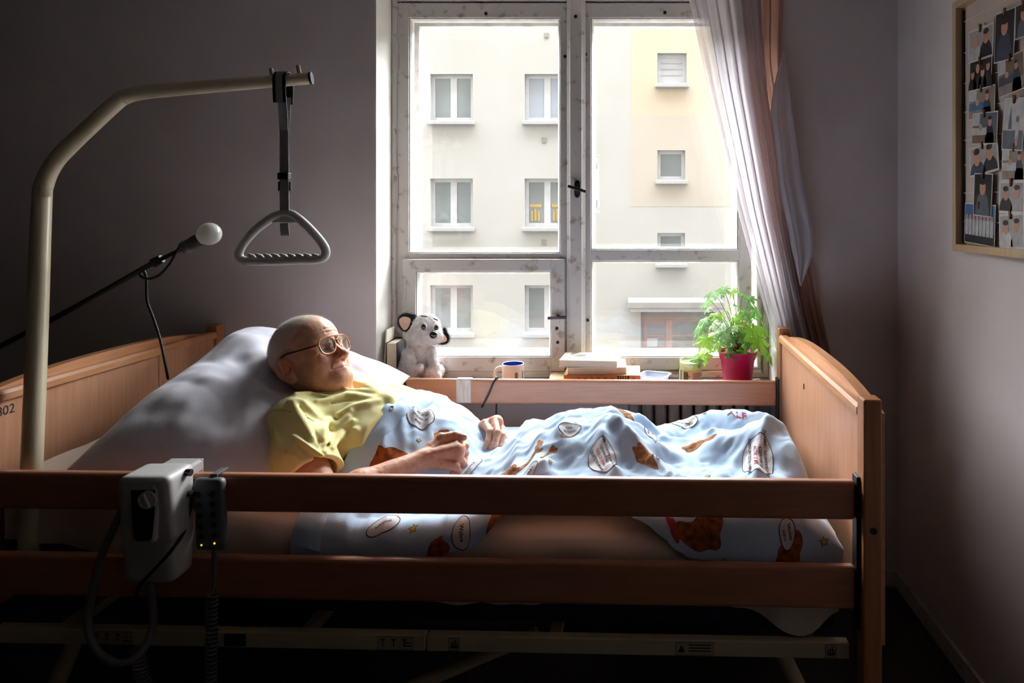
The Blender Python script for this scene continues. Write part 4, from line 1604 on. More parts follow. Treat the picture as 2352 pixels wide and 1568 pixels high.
def trunk(P):
    d = s_ell(P, (-.745, 2.035, .775), (.18, .165, .090), rotm('Y', -14))
    d = smin(d, s_cap(P, SH_R, SH_L, .050), .06)
    d = smin(d, s_cap(P, NECK_B, (-.80, 2.035, .80), .06, .07), .05)
    d = smin(d, s_ell(P, (-.56, 2.06, .690), (.14, .120, .050)), .04)
    for s_, k in ((-.085, 0), (.085, .02)):
        d = smin(d, s_cap(P, (-.42, 2.06 + s_ * .5, .640), (-.075, 2.045 + s_ * .95, .715 + k), .036, .038), .02)
        d = smin(d, s_cap(P, (-.075, 2.035 + s_ * .95, .720 + k), (.32, 2.05 + s_, .690), .040, .028), .03)
        d = smin(d, s_cap(P, (.33, 2.05 + s_, .682), (.385, 2.06 + s_, .735), .026, .018), .02)
    return d
V_tr, Q_tr = surface_nets(trunk, (-1.02, 1.75, .60), (.45, 2.34, .93), .008)
off1, off2, off3 = len(V_head), len(V_head) + len(V_ar), len(V_head) + len(V_ar) + len(V_al)
V_all = np.concatenate([V_head, V_ar, V_al, V_tr])
Q_all = np.concatenate([Q_head, Q_ar + off1, Q_al + off2, Q_tr + off3])

def skin_mat():
    m = mat('aged_skin', srgb(214, 164, 138), 0.5, srgb(196, 140, 114), 45, bump=0.30, bscale=420, bdist=0.0007, sss=0.12, sss_r=(.008, .003, .0015), contrast=(0.3, 0.7), spec=0.4)
    nt = m.node_tree
    N, L = nt.nodes, nt.links
    b = N['Principled BSDF']
    src = b.inputs['Base Color'].links[0].from_socket
    at = N.new('ShaderNodeAttribute')
    at.attribute_name = 'skin_tone'
    sp = N.new('ShaderNodeSeparateColor')
    L.new(at.outputs['Color'], sp.inputs[0])
    def mixc(fac, a, col):
        x = N.new('ShaderNodeMix')
        x.data_type = 'RGBA'
        L.new(fac, x.inputs['Factor'])
        L.new(a, x.inputs['A'])
        x.inputs['B'].default_value = col
        return x.outputs['Result']
    c = mixc(sp.outputs[0], src, srgb(196, 104, 88))      # ruddy nose, cheeks, ears, knuckles
    c = mixc(sp.outputs[1], c, srgb(206, 190, 182))       # pale stubbled scalp
    c = mixc(sp.outputs[2], c, srgb(150, 74, 66))         # lips
    nz = N.new('ShaderNodeTexNoise')                       # age spots
    nz.inputs['Scale'].default_value = 60
    tc = N.new('ShaderNodeTexCoord')
    L.new(tc.outputs['Object'], nz.inputs['Vector'])
    mr = N.new('ShaderNodeMapRange')
    mr.inputs['From Min'].default_value = .64
    mr.inputs['From Max'].default_value = .74
    mr.inputs['To Max'].default_value = .45
    L.new(nz.outputs['Fac'], mr.inputs['Value'])
    c = mixc(mr.outputs[0], c, srgb(150, 92, 70))
    L.new(c, b.inputs['Base Color'])
    return m
M_skin = skin_mat()
me = np_mesh('person', V_all, Q_all)
q = (V_all - HO) @ HR3.T
is_head = np.zeros(len(V_all), bool)
is_head[:off1] = True
fx, fy, fz = q[:, 0], q[:, 1], q[:, 2]
red = np.exp(-(((fx - .115) / .022) ** 2 + (fy / .020) ** 2 + ((fz + .028) / .022) ** 2)) * .75
red += np.exp(-(((fx - .06) / .035) ** 2 + ((np.abs(fy) - .05) / .022) ** 2 + ((fz + .028) / .026) ** 2)) * .45
red += np.exp(-(((fx + .02) / .022) ** 2 + ((np.abs(fy) - .085) / .016) ** 2 + ((fz + .012) / .04) ** 2)) * .55
red += np.exp(-(((fx - .05) / .05) ** 2 + (fz + .10) ** 2 / .03 ** 2)) * .15
scalp = np.clip((fz - .050 + .62 * np.clip(-fx + .028, -.2, .1) - .35 * np.clip(fx - .02, 0, 1)) / .02, 0, 1)
scalp = np.where((fx < -.035) & (fz > -.035), np.maximum(scalp, np.clip((-.035 - fx) / .03, 0, 1)), scalp)
lips = np.exp(-(((fx - .098) / .018) ** 2 + (fy / .026) ** 4 + ((fz + .066) / .0075) ** 2)) * .40
red, scalp, lips = red * is_head, scalp * is_head * .66, lips * is_head
for H in (RH, LH):
    for n_ in ('idx', 'mid', 'rng', 'pnk', 'thb'):
        for j in (0, 1, 3):
            red += np.exp(-((V_all - H[n_][j]) ** 2).sum(1) / .012 ** 2) * .35 * ~is_head
ca = me.color_attributes.new('skin_tone', 'FLOAT_COLOR', 'POINT')
ca.data.foreach_set('color', np.stack([np.clip(red, 0, 1), scalp, np.clip(lips, 0, 1), np.ones(len(V_all))], 1).astype(np.float32).ravel())
person = link('person', me, None, M_skin)
tag(person, 'elderly man in a yellow T-shirt and glasses lying propped up in the care bed', 'person')

# nails
M_nail = mat('finger_nail', srgb(206, 160, 146), 0.3)
for H, bk in ((RH, BK_R), (LH, BK_L)):
    for n_ in ('idx', 'mid', 'rng', 'thb') if H is LH else ('thb', 'idx'):
        tip, pre = H[n_][3], H[n_][2]
        ax = (tip - pre) / np.linalg.norm(tip - pre)
        up = np.array([0., -.8, .6]) if H is LH else np.array([.1, -.5, .85])
        up = up - ax * (up @ ax)
        up /= np.linalg.norm(up)
        sd = np.cross(ax, up)
        V, Fs = [], []
        r = FR[n_][3]
        for a in np.linspace(-.9, .9, 7):
            for t in np.linspace(-.004, .009, 5):
                k = 1 - .25 * max(0, (t - .004) / .005) ** 2
                V.append(tip + ax * t + (sd * math.sin(a) * k + up * math.cos(a)) * (r + .0006) * (1 if t < .003 else 1 - (t - .003) * 25))
        for a in range(6):
            for b in range(4):
                Fs.append((a * 5 + b, a * 5 + b + 1, a * 5 + b + 6, a * 5 + b + 5))
        link('finger_nail', to_mesh('finger_nail', V, Fs), person, M_nail, smooth=True)

# hair: very short white stubble as tiny blades; brows longer
M_hair = mat('white_hair', srgb(214, 208, 202), 0.6, trans=.3)
rs = np.random.RandomState(5)
def blades(mask, n, ln, w, lean, name):
    ids = np.nonzero(mask)[0]
    pick = ids[rs.randint(0, len(ids), n)]
    base = V_head[pick] + rs.normal(0, .0008, (n, 3))
    e = .0015
    g = np.stack([head_fun((base + d_).astype(np.float32)[:, None, None, :])[:, 0, 0] for d_ in (np.eye(3) * e)], 1) - head_fun(base.astype(np.float32)[:, None, None, :])[:, 0, 0][:, None]
    nrm = g / (np.linalg.norm(g, axis=1)[:, None] + 1e-9)
    dirv = nrm + lean + rs.normal(0, .28, (n, 3))
    dirv /= np.linalg.norm(dirv, axis=1)[:, None]
    sd = np.cross(dirv, rs.normal(0, 1, (n, 3)))
    sd /= np.linalg.norm(sd, axis=1)[:, None]
    L_ = ln * (1 + .35 * rs.normal(0, 1, n))[:, None]
    V = np.concatenate([base - sd * w, base + sd * w, base + dirv * L_])
    T = np.stack([np.arange(n), np.arange(n) + n, np.arange(n) + 2 * n], 1)
    o = link(name, np_mesh(name, V, T), person, M_hair)
    o['kind'] = 'stuff'
    return o
hq = (V_head - HO) @ HR3.T
sc_v = scalp[:off1]
no_ear = ~((np.abs(hq[:, 1]) > .074) & (np.abs(hq[:, 0] + .018) < .03) & (hq[:, 2] < .03))
blades((sc_v > .12 + .25 * rs.rand(len(sc_v))) & no_ear & (hq[:, 2] > -.06), 20000, .0034, .00020, -hf * .25 - hw * .1, 'hair')
brow = (np.abs(np.abs(hq[:, 1]) - .034) < .019) & (np.abs(hq[:, 2] - .021) < .005) & (hq[:, 0] > .05)
blades(brow, 420, .0085, .00028, hw * .5 + hf * .3, 'eyebrows')
# eyes behind the lenses
M_eye = mat('eye_dark', srgb(40, 34, 34), 0.2)

# ---- T-shirt
M_shirt = mat('yellow_jersey', srgb(238, 228, 164), 0.85, srgb(232, 221, 152), 12, bump=0.3, bscale=600, bdist=0.0005, sheen=0.15, trans=.12)
UPR = (EL_R - SH_R) / np.linalg.norm(EL_R - SH_R)
UPL = (EL_L - SH_L) / np.linalg.norm(EL_L - SH_L)
HEM_R = SH_R + UPR * .190
HEM_L = SH_L + UPL * .20
def shirt_base(P):
    d = s_ell(P, (-.735, 2.035, .783), (.215, .186, .108), rotm('Y', -14))
    d = smin(d, s_cap(P, SH_R + vec(.01, .01, 0), SH_L, .060, .060), .06)
    d = smin(d, s_cap(P, NECK_B + vec(.0, 0, -.02), (-.79, 2.035, .815), .085, .085), .05)
    d = smin(d, s_ell(P, (-.52, 2.035, .745), (.20, .172, .085)), .06)
    # deep folds from the armpit over the chest
    slv = s_cap(P, SH_R, HEM_R, .066, .070)
    slv = smin(slv, s_ell(P, SH_R + UPR * .12 + vec(-.005, -.005, -.006), (.075, .07, .07)), .03)
    slv = smax(slv, (P - HEM_R.astype(np.float32)) @ UPR.astype(np.float32), .006)
    hemr = smax(s_cap(P, SH_R, HEM_R + UPR * .02, .0685, .0725), np.abs((P - (HEM_R - UPR * .012).astype(np.float32)) @ UPR.astype(np.float32)) - .012, .003)
    slv = smin(slv, hemr, .002)
    d = smin(d, slv, .022)
    sll = s_cap(P, SH_L, HEM_L, .062, .066)
    sll = smax(sll, (P - HEM_L.astype(np.float32)) @ UPL.astype(np.float32), .006)
    d = smin(d, sll, .03)
    return d
RIDGES = [([(673, 924), (687, 952), (702, 981), (716, 1005)], .0075), ([(664, 922), (678, 918), (696, 924), (712, 940), (727, 958), (745, 970), (754, 967), (771, 981)], .0095),
          ([(771, 981), (790, 962), (806, 946)], .007), ([(673, 999), (696, 1015), (718, 1031), (739, 1046)], .006), ([(745, 972), (744, 990), (742, 1008)], .006),
          ([(678, 906), (715, 902), (748, 909), (765, 913)], .007), ([(727, 921), (764, 917), (794, 907), (817, 909), (855, 918), (885, 917)], .0085),
          ([(777, 953), (810, 935), (840, 930), (871, 924)], .007), ([(744, 1032), (771, 997), (800, 958)], .006), ([(747, 1066), (764, 1030), (787, 990), (810, 967)], .006),
          ([(761, 1088), (787, 1038), (817, 990)], .006), ([(796, 889), (816, 877), (840, 887), (871, 908), (894, 920)], .012),
          ([(797, 897), (825, 896), (846, 900), (880, 915)], .006), ([(620, 960), (640, 1010), (652, 1060)], .0045), ([(600, 1000), (612, 1040), (625, 1085)], .0045), ([(660, 1040), (690, 1056), (720, 1062)], .004)]
GROOVES = [([(706, 962), (722, 990), (734, 1012)], .0028), ([(742, 1025), (742, 1051), (747, 1080)], .0028), ([(748, 1030), (768, 996), (779, 976)], .0024),
           ([(750, 1080), (777, 1032), (800, 985)], .0030), ([(690, 935), (704, 962), (716, 985)], .0025), ([(760, 926), (800, 920), (850, 926)], .0028), ([(680, 1018), (706, 1036), (734, 1056)], .0022)]
def ray_hit(u, v):
    Ys = np.linspace(1.60, 2.36, 600)
    P = np.stack([(u - PU) * Ys / F, Ys, ZC - (v - PV) * Ys / F], -1).astype(np.float32)
    d = shirt_base(P[:, None, None, :])[:, 0, 0]
    k = int(np.argmax(d < .001)) if (d < .001).any() else int(np.argmin(d))
    return P[k].astype(float)
def fold_path(px_):
    return [ray_hit(*q_) for q_ in px_]
RIDGES = [(fold_path(p_), r) for p_, r in RIDGES]
GROOVES = [(fold_path(p_), r) for p_, r in GROOVES]
def shirt(P):
    d = shirt_base(P)
    for pts, r in RIDGES:
        c = None
        for a, b in zip(pts[:-1], pts[1:]):
            e = s_cap(P, a, b, r)
            c = e if c is None else np.minimum(c, e)
        d = smin(d, c, r * 1.5)
    for pts, r in GROOVES:
        c = None
        for a, b in zip(pts[:-1], pts[1:]):
            e = s_cap(P, a, b, r)
            c = e if c is None else np.minimum(c, e)
        d = sub(d, c, r * 2.2)
    x, y, z = P[..., 0], P[..., 1], P[..., 2]
    d = d + .0050 * NZ(x * 14, y * 20, z * 20) + .0040 * (np.abs(NZ((x + z) * 11 + 5, y * 9, (z - x) * 5)) - .4) + .0006 * NZ(x * 60, y * 60, z * 60)
    # the cloth ends under the duvet
    d = smax(d, (x - np.interp(y, [1.55, 1.74, 1.88, 2.05, 2.20, 2.43], [-.800, -.775, -.722, -.640, -.612, -.600]).astype(np.float32) - .03) * .85, .004)
    # sleeve opening, neck opening
    d = sub(d, s_cap(P, HEM_R - UPR * .03, HEM_R + UPR * .06, .056, .060), .004)
    d = sub(d, s_cap(P, HEM_L - UPL * .03, HEM_L + UPL * .06, .054, .058), .004)
    d = sub(d, s_cap(P, NECK_B * .72 + NECK_A * .28 + vec(.012, .0, 0), HO + vec(.03, 0, .02), .069, .090), .006)
    d = sub(d, s_cap(P, (-.815, 2.03, .885), (-.80, 2.04, .94), .040, .06), .008)
    return d
V_s, Q_s = surface_nets(shirt, (-1.03, 1.62, .60), (-.44, 2.42, .99), .0034)
sh_o = link('t_shirt', np_mesh('t_shirt', V_s, Q_s), person, M_shirt)
sh_o['label'] = 'pale yellow short-sleeved T-shirt'
# seam line of the sleeve and collar band
def shirt_project(pts, offv):
    P = np.array(pts, np.float32)
    for _ in range(12):
        d = shirt(P[:, None, None, :])[:, 0, 0]
        e = .002
        g = np.stack([shirt((P + np.eye(3, dtype=np.float32)[k] * e)[:, None, None, :])[:, 0, 0] - d for k in range(3)], 1) / e
        P = P - (d - offv)[:, None] * g / (np.linalg.norm(g, axis=1)[:, None] ** 2 + 1e-6)
    return P
seam_pts = crom([tuple(A3(*q_)) for q_ in ((604, 950, 1.83), (640, 946, 1.83), (672, 956, 1.82), (700, 980, 1.82), (725, 1010, 1.80))], 6)
M_seam = mat('shirt_seam', srgb(206, 190, 92), 0.9)
sm_ = MB()
sm_.tube([Vector(p) for p in shirt_project(seam_pts, .0)], .0011, 6)
sm_.build('sleeve_seam', M_seam, sh_o)

# ---- glasses (rest on his nose: a thing of their own)
M_gfr = mat('amber_plastic', srgb(176, 96, 48), 0.15, srgb(206, 150, 90), 30, coat=0.5)
M_gold = mat('gold_metal', srgb(212, 170, 100), 0.25, metal=0.9)
M_arm = mat('brown_temple', srgb(70, 32, 18), 0.25, coat=0.4)
M_lens = thin_glass('lens_glass', (.98, .98, .96, 1), refl=.22)
gl = empty('eyeglasses', matrix=HM @ Matrix.Translation((.100, 0, .010)))
tag(gl, 'amber rimmed aviator eyeglasses worn by the man', 'glasses')
GI = Matrix.Translation((-.100, 0, .000))
def lens_outline(sgn, n=40):
    out = []
    for k in range(n):
        a = 2 * PI * k / n
        c, s_ = math.cos(a), math.sin(a)
        ex = 2.8
        rx, rz = .0275, .0245
        x = rx * math.copysign(abs(c) ** (2 / ex), c)
        z = rz * math.copysign(abs(s_) ** (2 / ex), s_)
        if s_ < 0:
            x *= 1 - .16 * abs(z) / rz
            x += .003 * abs(z) / rz
        y = .0335 + x
        out.append(Vector((.104 - .22 * max(0, y - .02), sgn * y, -.004 + z)))
    return out
for sgn in (-1, 1):
    ol = lens_outline(sgn)
    s = MB()
    s.tube(ol, .0025, 8, closed=True)
    rimo = s.build('rim', M_gfr, gl, M=GI)
    s = MB()
    s.tube([p - Vector((.0018, 0, 0)) for p in ol], .0017, 8, closed=True)
    s.build('rim_edge', M_gold, rimo, M=GI)
    s = MB()
    c = sum(ol, Vector()) / len(ol)
    V = [c + Vector((.0015, 0, 0))] + ol
    s.add(V, [(0, 1 + k, 1 + (k + 1) % len(ol)) for k in range(len(ol))], smooth=True)
    s.build('lens', M_lens, gl, M=GI)
    s = MB()
    s.tube(crom([(.090, sgn * .0635, .004), (.070, sgn * .074, .006), (.030, sgn * .0795, .012), (-.010, sgn * .0835, .016), (-.030, sgn * .086, .004), (-.040, sgn * .086, -.014)], 6), [.0034] + [.0026] * 30, 8)
    s.build('temple', M_arm, gl, M=GI)
    s = MB()
    s.tube([(.096, sgn * .061, .004), (.090, sgn * .0645, .004)], .0042, 8)
    s.build('hinge', M_gfr, gl, M=GI)
    s = MB()
    s.tube([(.103, sgn * .009, -.006), (.101, sgn * .0105, -.014)], .0026, 8)
    s.build('nose_pad', M_lens, gl, M=GI)
s = MB()
s.tube(crom([(.1035, -.026, .0205), (.107, 0, .0212), (.1035, .026, .0205)], 6), .0022, 8)
s.build('brow_bar', M_gfr, gl, M=GI)
s = MB()
s.tube(crom([(.1045, -.010, .006), (.109, 0, .009), (.1045, .010, .006)], 6), .0017, 8)
s.build('bridge', M_gold, gl, M=GI)
M_sclera = mat('eye_pale', srgb(206, 190, 180), 0.25)
for sgn in (-1, 1):
    cpt = Vector((.0852, sgn * .033, .0002))
    s = MB()
    s.lathe([(.0001, .0016), (.006, .0012), (.0098, -.0006)], 20)
    ey = s.build('eye', M_sclera, person)
    ey.matrix_world = HM @ Matrix.Translation(cpt) @ Matrix.Rotation(PI / 2 + .12, 4, 'Y') @ Matrix.Diagonal((.42, 1, 1, 1))
    s = MB()
    s.lathe([(.0001, .0030), (.0038, .0028), (.0050, .0018)], 18)
    s.build('pupil', M_eye, ey)
# ------------------------------------------------------------------ things on the window sill
SZ = SILL_Z + .0006
def at(u, Y):
    return (u - PU) * Y / F

# ---- plush puppy
DOGY = 2.690
dk = DOGY / F
def dp(u, v, dy=0.0):
    q = W(u, v, DOGY)
    return np.array([q.x, q.y + dy, q.z])
HD = dp(979, 754)
def dog_body(P):
    d = s_ell(P, dp(958, 838, .01), (.072, .066, .068))
    d = smin(d, s_ell(P, dp(964, 802, .008), (.050, .046, .050)), .03)
    d = smin(d, s_ell(P, dp(930, 858, -.018), (.046, .044, .036)), .02)           # near haunch
    d = smin(d, s_ell(P, dp(985, 858, .045), (.05, .04, .034)), .02)
    d = smin(d, s_cap(P, dp(940, 862, -.05), dp(968, 868, -.080), .026, .024), .006)  # near foot
    d = smin(d, s_ell(P, dp(1003, 856, -.046), (.030, .028, .030)), .004)
    d = smin(d, s_cap(P, dp(975, 864, -.01), dp(1002, 862, -.035), .024, .022), .012)
    d = smin(d, s_cap(P, dp(946, 806, -.046), dp(962, 840, -.074), .022, .021), .004)  # near arm
    d = smin(d, s_cap(P, dp(962, 840, -.074), dp(978, 834, -.084), .020, .017), .004)
    d = smin(d, s_cap(P, dp(990, 806, -.01), dp(1006, 836, -.044), .022, .020), .004)    # far arm
    d = smin(d, s_cap(P, dp(1006, 836, -.044), dp(996, 846, -.064), .019, .016), .004)
    # head
    hd = s_ell(P, HD, (.056, .058, .058))
    hd = smin(hd, s_ell(P, dp(996, 771, -.022), (.044, .042, .032), rotm('Y', 12)), .022)
    hd = smin(hd, s_ell(P, dp(960, 772, -.01), (.042, .05, .036)), .02)
    hd = sub(hd, s_ell(P, dp(984, 744, -.066), (.013, .012, .016)), .008)
    hd = sub(hd, s_ell(P, dp(1012, 747, -.040), (.010, .014, .014)), .008)
    d = smin(d, hd, .008)
    d = d + .0022 * NZ(P[..., 0] * 120, P[..., 1] * 120, P[..., 2] * 120) + .0016 * NZ(P[..., 0] * 260, P[..., 1] * 260, P[..., 2] * 260)
    return smax(d, SZ - P[..., 2], .003)
M_plush = mat('white_plush', srgb(226, 220, 220), 0.95, srgb(198, 190, 188), 40, bump=1.0, bscale=300, bdist=0.003, sheen=0.4)
M_plush_b = mat('black_plush', srgb(26, 25, 28), 0.9, srgb(14, 13, 15), 60, bump=1.0, bscale=300, bdist=0.003, sheen=0.3)
M_plush_in = mat('peach_felt', srgb(226, 192, 172), 0.9, srgb(214, 178, 158), 30, bump=.3, bscale=200)
M_gloss = mat('glossy_black', srgb(14, 14, 16), 0.12, coat=0.6)
dog = empty('plush_puppy', (at(958, DOGY), DOGY, SZ))
tag(dog, 'white plush puppy with black ears sitting on the window sill', 'soft toy')
DI = Matrix.Translation((at(958, DOGY), DOGY, SZ)).inverted()
DIn = np.array([at(958, DOGY), DOGY, SZ])
Vd, Qd = surface_nets(dog_body, dp(890, 890) - vec(.02, .13, .02), dp(1040, 700) + vec(.02, .13, .02), .0030)
link('body', np_mesh('body', Vd - DIn, Qd), dog, M_plush)
# fur: fine blades
n = 14000
rs = np.random.RandomState(11)
pick = rs.randint(0, len(Vd), n)
b0 = Vd[pick] + rs.normal(0, .0012, (n, 3))
e = .002
g = np.stack([dog_body((b0 + np.eye(3)[k] * e).astype(np.float32)[:, None, None, :])[:, 0, 0] for k in range(3)], 1) - dog_body(b0.astype(np.float32)[:, None, None, :])[:, 0, 0][:, None]
nr = g / (np.linalg.norm(g, axis=1)[:, None] + 1e-9)
dv = nr * .7 + np.array([0, 0, -.5]) + rs.normal(0, .45, (n, 3))
dv /= np.linalg.norm(dv, axis=1)[:, None]
sd = np.cross(dv, rs.normal(0, 1, (n, 3)))
sd /= np.linalg.norm(sd, axis=1)[:, None]
ln = .0055 * (1 + .4 * rs.rand(n))[:, None]
Vf = np.concatenate([b0 - sd * .0005, b0 + sd * .0005, b0 + dv * ln]) - DIn
fo_ = link('fur', np_mesh('fur', Vf, np.stack([np.arange(n), np.arange(n) + n, np.arange(n) + 2 * n], 1)), dog, M_plush)
fo_['kind'] = 'stuff'
def ear(outl, inn, dy, name):
    """floppy ear: outline pixels, inner lining pixels"""
    P0 = [np.array(dp(u, v, dy)) for u, v in outl]
    c = sum(P0) / len(P0)
    cl = crom([tuple(p) for p in P0], 5, closed=True)
    n = len(cl)
    V, Fs = [], []
    for k, p in enumerate(cl):
        p = np.array(p)
        V += [p + np.array([0, -.008, 0]) + (c - p) * .12, p, p + np.array([0, .010, 0]) + (c - p) * .15]
    V += [c + np.array([0, -.006, 0]), c + np.array([0, .014, 0])]
    for k in range(n):
        l = (k + 1) % n
        for a in (0, 1):
            Fs.append((3 * k + a, 3 * l + a, 3 * l + a + 1, 3 * k + a + 1))
        Fs.append((3 * l, 3 * k, 3 * n))
        Fs.append((3 * k + 2, 3 * l + 2, 3 * n + 1))
    o = link('ear', to_mesh('ear', np.array(V) - DIn, Fs), dog, M_plush_b, smooth=True)
    Vn = []
    rr_ = random.Random(3)
    Fn = []
    for k in range(900):
        a = V[3 * rr_.randrange(n) + rr_.choice((0, 1, 2))] + np.array([rr_.gauss(0, .003), rr_.gauss(0, .002), rr_.gauss(0, .003)])
        d_ = (a - c) / np.linalg.norm(a - c) + np.array([rr_.gauss(0, .5), rr_.gauss(0, .5), rr_.gauss(0, .5)])
        s_ = np.array([rr_.gauss(0, 1), rr_.gauss(0, 1), rr_.gauss(0, 1)]) * .0004
        Vn += [a - s_, a + s_, a + d_ * .0032]
        Fn.append((3 * k, 3 * k + 1, 3 * k + 2))
    ef = link('ear_fur', to_mesh('ear_fur', np.array(Vn) - DIn, Fn), o, M_plush_b)
    ef['kind'] = 'stuff'
    Pi = [np.array(dp(u, v, dy - .0105)) for u, v in inn]
    ci = sum(Pi) / len(Pi)
    cl = crom([tuple(p) for p in Pi], 4, closed=True)
    V = [ci + np.array([0, .004, 0])] + [np.array(p) for p in cl]
    link('ear_lining', to_mesh('ear_lining', np.array(V) - DIn, [(0, 1 + k, 1 + (k + 1) % len(cl)) for k in range(len(cl))]), o, M_plush_in, smooth=True)
ear([(956, 724), (938, 718), (920, 722), (912, 740), (918, 754), (930, 762), (942, 756), (950, 740)], [(945, 732), (930, 726), (919, 733), (922, 747), (931, 757), (940, 750)], .0, 'ear')
ear([(1018, 752), (1026, 762), (1032, 778), (1026, 790), (1012, 793), (996, 788), (1004, 772)], [(1018, 768), (1026, 778), (1022, 785), (1004, 787)], .012, 'ear')
def ball(c, r, name, m, par=dog, sc=(1, 1, 1)):
    s = MB()
    s.lathe([(max(1e-5, math.sin(a) * 1), -math.cos(a)) for a in np.linspace(0, PI, 13)], 20)
    V = [(p[0] * r * sc[0], p[1] * r * sc[1], p[2] * r * sc[2]) for p in s.v]
    s.v = [tuple(np.array(p) + np.array(c) - DIn) for p in V]
    return s.build(name, m, par)
ball(dp(1006, 762, -.066), .0155, 'nose', M_gloss, sc=(1.0, .8, .95))
M_eyew = mat('eye_white', srgb(196, 190, 188), 0.8)
for c, k in ((dp(984, 744, -.058), 1), (dp(1010, 747, -.044), .8)):
    e_ = ball(c, .0135 * k, 'eye', M_eyew, sc=(.9, .7, 1.15))
    ball(c + np.array([.0, -.0075, -.001]) * k, .0105 * k, 'pupil', M_gloss, e_, sc=(.9, .6, 1.1))
for a, b in ((dp(976, 721, -.052), dp(991, 722, -.056)), (dp(1003, 727, -.046), dp(1011, 732, -.036))):
    s = MB()
    s.tube([Vector(a - DIn), Vector(b - DIn)], .0022, 8)
    s.build('brow', M_plush_b, dog)

# ---- books and card in the corner
M_pages = mat('book_pages', srgb(226, 212, 188), 0.9, srgb(206, 188, 160), 60, stretch=(40, 1, 1))
M_pagesH = mat('book_pages_flat', srgb(222, 206, 182), 0.9, srgb(196, 176, 148), 30, stretch=(1, 1, 60))
M_blackc = mat('black_cover', srgb(30, 30, 34), 0.5)
M_cardb = mat('cream_card', srgb(222, 216, 202), 0.8, srgb(210, 203, 188), 5)
x0 = OPX0 + .007
s = MB()
s.box((x0 + .002, 2.665, SZ), (x0 + .007, 2.755, SZ + .215), bev=.0008, M=Matrix.Translation((x0, 2.7, SZ)) @ Matrix.Rotation(D(3), 4, 'Y') @ Matrix.Translation((-x0, -2.7, -SZ)))
tag(s.build('cardboard_sheet', M_cardb), 'cream card standing in the corner of the window reveal', 'card')
bk = tag(empty('upright_book', (x0 + .045, 2.70, SZ)), 'black book standing upright behind the plush puppy', 'book')
BI = Matrix.Translation((x0 + .045, 2.70, SZ)).inverted()
bx0, bx1 = x0 + .018, x0 + .062
s = MB(); s.box((bx0 + .003, 2.655, SZ + .003), (bx1 - .003, 2.765, SZ + .162)); s.build('pages', M_pages, bk, M=BI)
s = MB(); s.box((bx0, 2.652, SZ), (bx0 + .0028, 2.770, SZ + .166)); s.build('cover', M_blackc, bk, M=BI)
s = MB(); s.box((bx1 - .0028, 2.652, SZ), (bx1, 2.770, SZ + .166)); s.build('cover', M_blackc, bk, M=BI)
s = MB(); s.box((bx0, 2.767, SZ), (bx1, 2.770, SZ + .166)); s.build('spine', M_blackc, bk, M=BI)

# ---- mug
M_ceram = mat('white_ceramic', srgb(232, 222, 214), 0.25, coat=0.4)
M_cobalt = mat('cobalt_glaze', srgb(34, 62, 160), 0.2, coat=0.4)
M_grey_pr = mat('grey_print', srgb(110, 110, 104), 0.5)
M_teal_pr = mat('teal_print', srgb(74, 128, 130), 0.5)
mY = 2.655
mx, mr_, mh = at(1178.5, mY), .0425, .086
mug = tag(empty('mug', (mx, mY, SZ)), 'white ceramic mug with a cobalt blue inside', 'mug')
s = MB(); s.lathe([(.0005, 0), (.036, 0), (.040, .003), (mr_, .008), (mr_, mh - .003), (mr_ - .0012, mh), (mr_ - .003, mh - .001)], 40); s.build('body', M_ceram, mug)
s = MB(); s.lathe([(mr_ - .003, mh - .0012), (mr_ - .0035, mh - .006), (mr_ - .0038, .010), (.030, .006), (.0005, .006)], 40); s.build('inside', M_cobalt, mug)
s = MB(); s.tube(crom([(-mr_ + .003, 0, .070), (-mr_ - .014, -.004, .070), (-mr_ - .026, -.008, .056), (-mr_ - .026, -.008, .034), (-mr_ - .012, -.004, .018), (-mr_ + .003, 0, .016)], 7), .0052, 12); s.build('handle', M_ceram, mug)
def mugprint(a0, a1, z0, z1, m):
    s = MB(); n = 6; V = []
    for k in range(n + 1):
        a = math.radians(lerp(a0, a1, k / n))
        V += [(math.cos(a) * (mr_ + .0004), math.sin(a) * (mr_ + .0004), z) for z in (z0, z1)]
    s.add(V, [(2 * k, 2 * k + 2, 2 * k + 3, 2 * k + 1) for k in range(n)], smooth=True); s.build('print', m, mug)
mugprint(-72, -56, .004, .058, M_grey_pr); mugprint(-40, -34, .004, .034, M_grey_pr); mugprint(-28, -18, .006, .062, M_teal_pr); mugprint(-48, -44, .004, .022, M_grey_pr)

# ---- flat magazine and the stack of three books
def book(name, label, M4, w, d, h, cover, pages, spine_front=False, ct=.0022, over=.002, group=None):
    """book lying flat; local x = spine direction, y = width, spine on the near side if spine_front"""
    o = empty(name, matrix=M4)
    tag(o, label, 'book', group)
    s = MB()
    s.box((-w / 2 + over, -d / 2 + over, ct), (w / 2 - over, d / 2 - over, h - ct), bev=.0006)
    s.build('pages', pages, o)
    for z0 in (0, h - ct):
        s = MB(); s.box((-w / 2, -d / 2, z0), (w / 2, d / 2, z0 + ct), bev=.0005); s.build('cover', cover, o)
    ys = -d / 2 if spine_front else d / 2 - ct
    s = MB(); s.box((-w / 2, ys - (.001 if spine_front else 0), 0), (w / 2, ys + ct, h), bev=.0008); s.build('spine', cover, o)
    return o
M_mapc = mat('map_cover', srgb(214, 200, 150), 0.6, srgb(176, 168, 120), 25)
M_kraft = mat('tan_cloth_cover', srgb(206, 152, 110), 0.7, srgb(196, 140, 98), 80)
M_pinkc = mat('pink_board_cover', srgb(222, 170, 150), 0.7)
M_ivory = mat('ivory_cover', srgb(228, 214, 192), 0.7, srgb(214, 198, 172), 6)
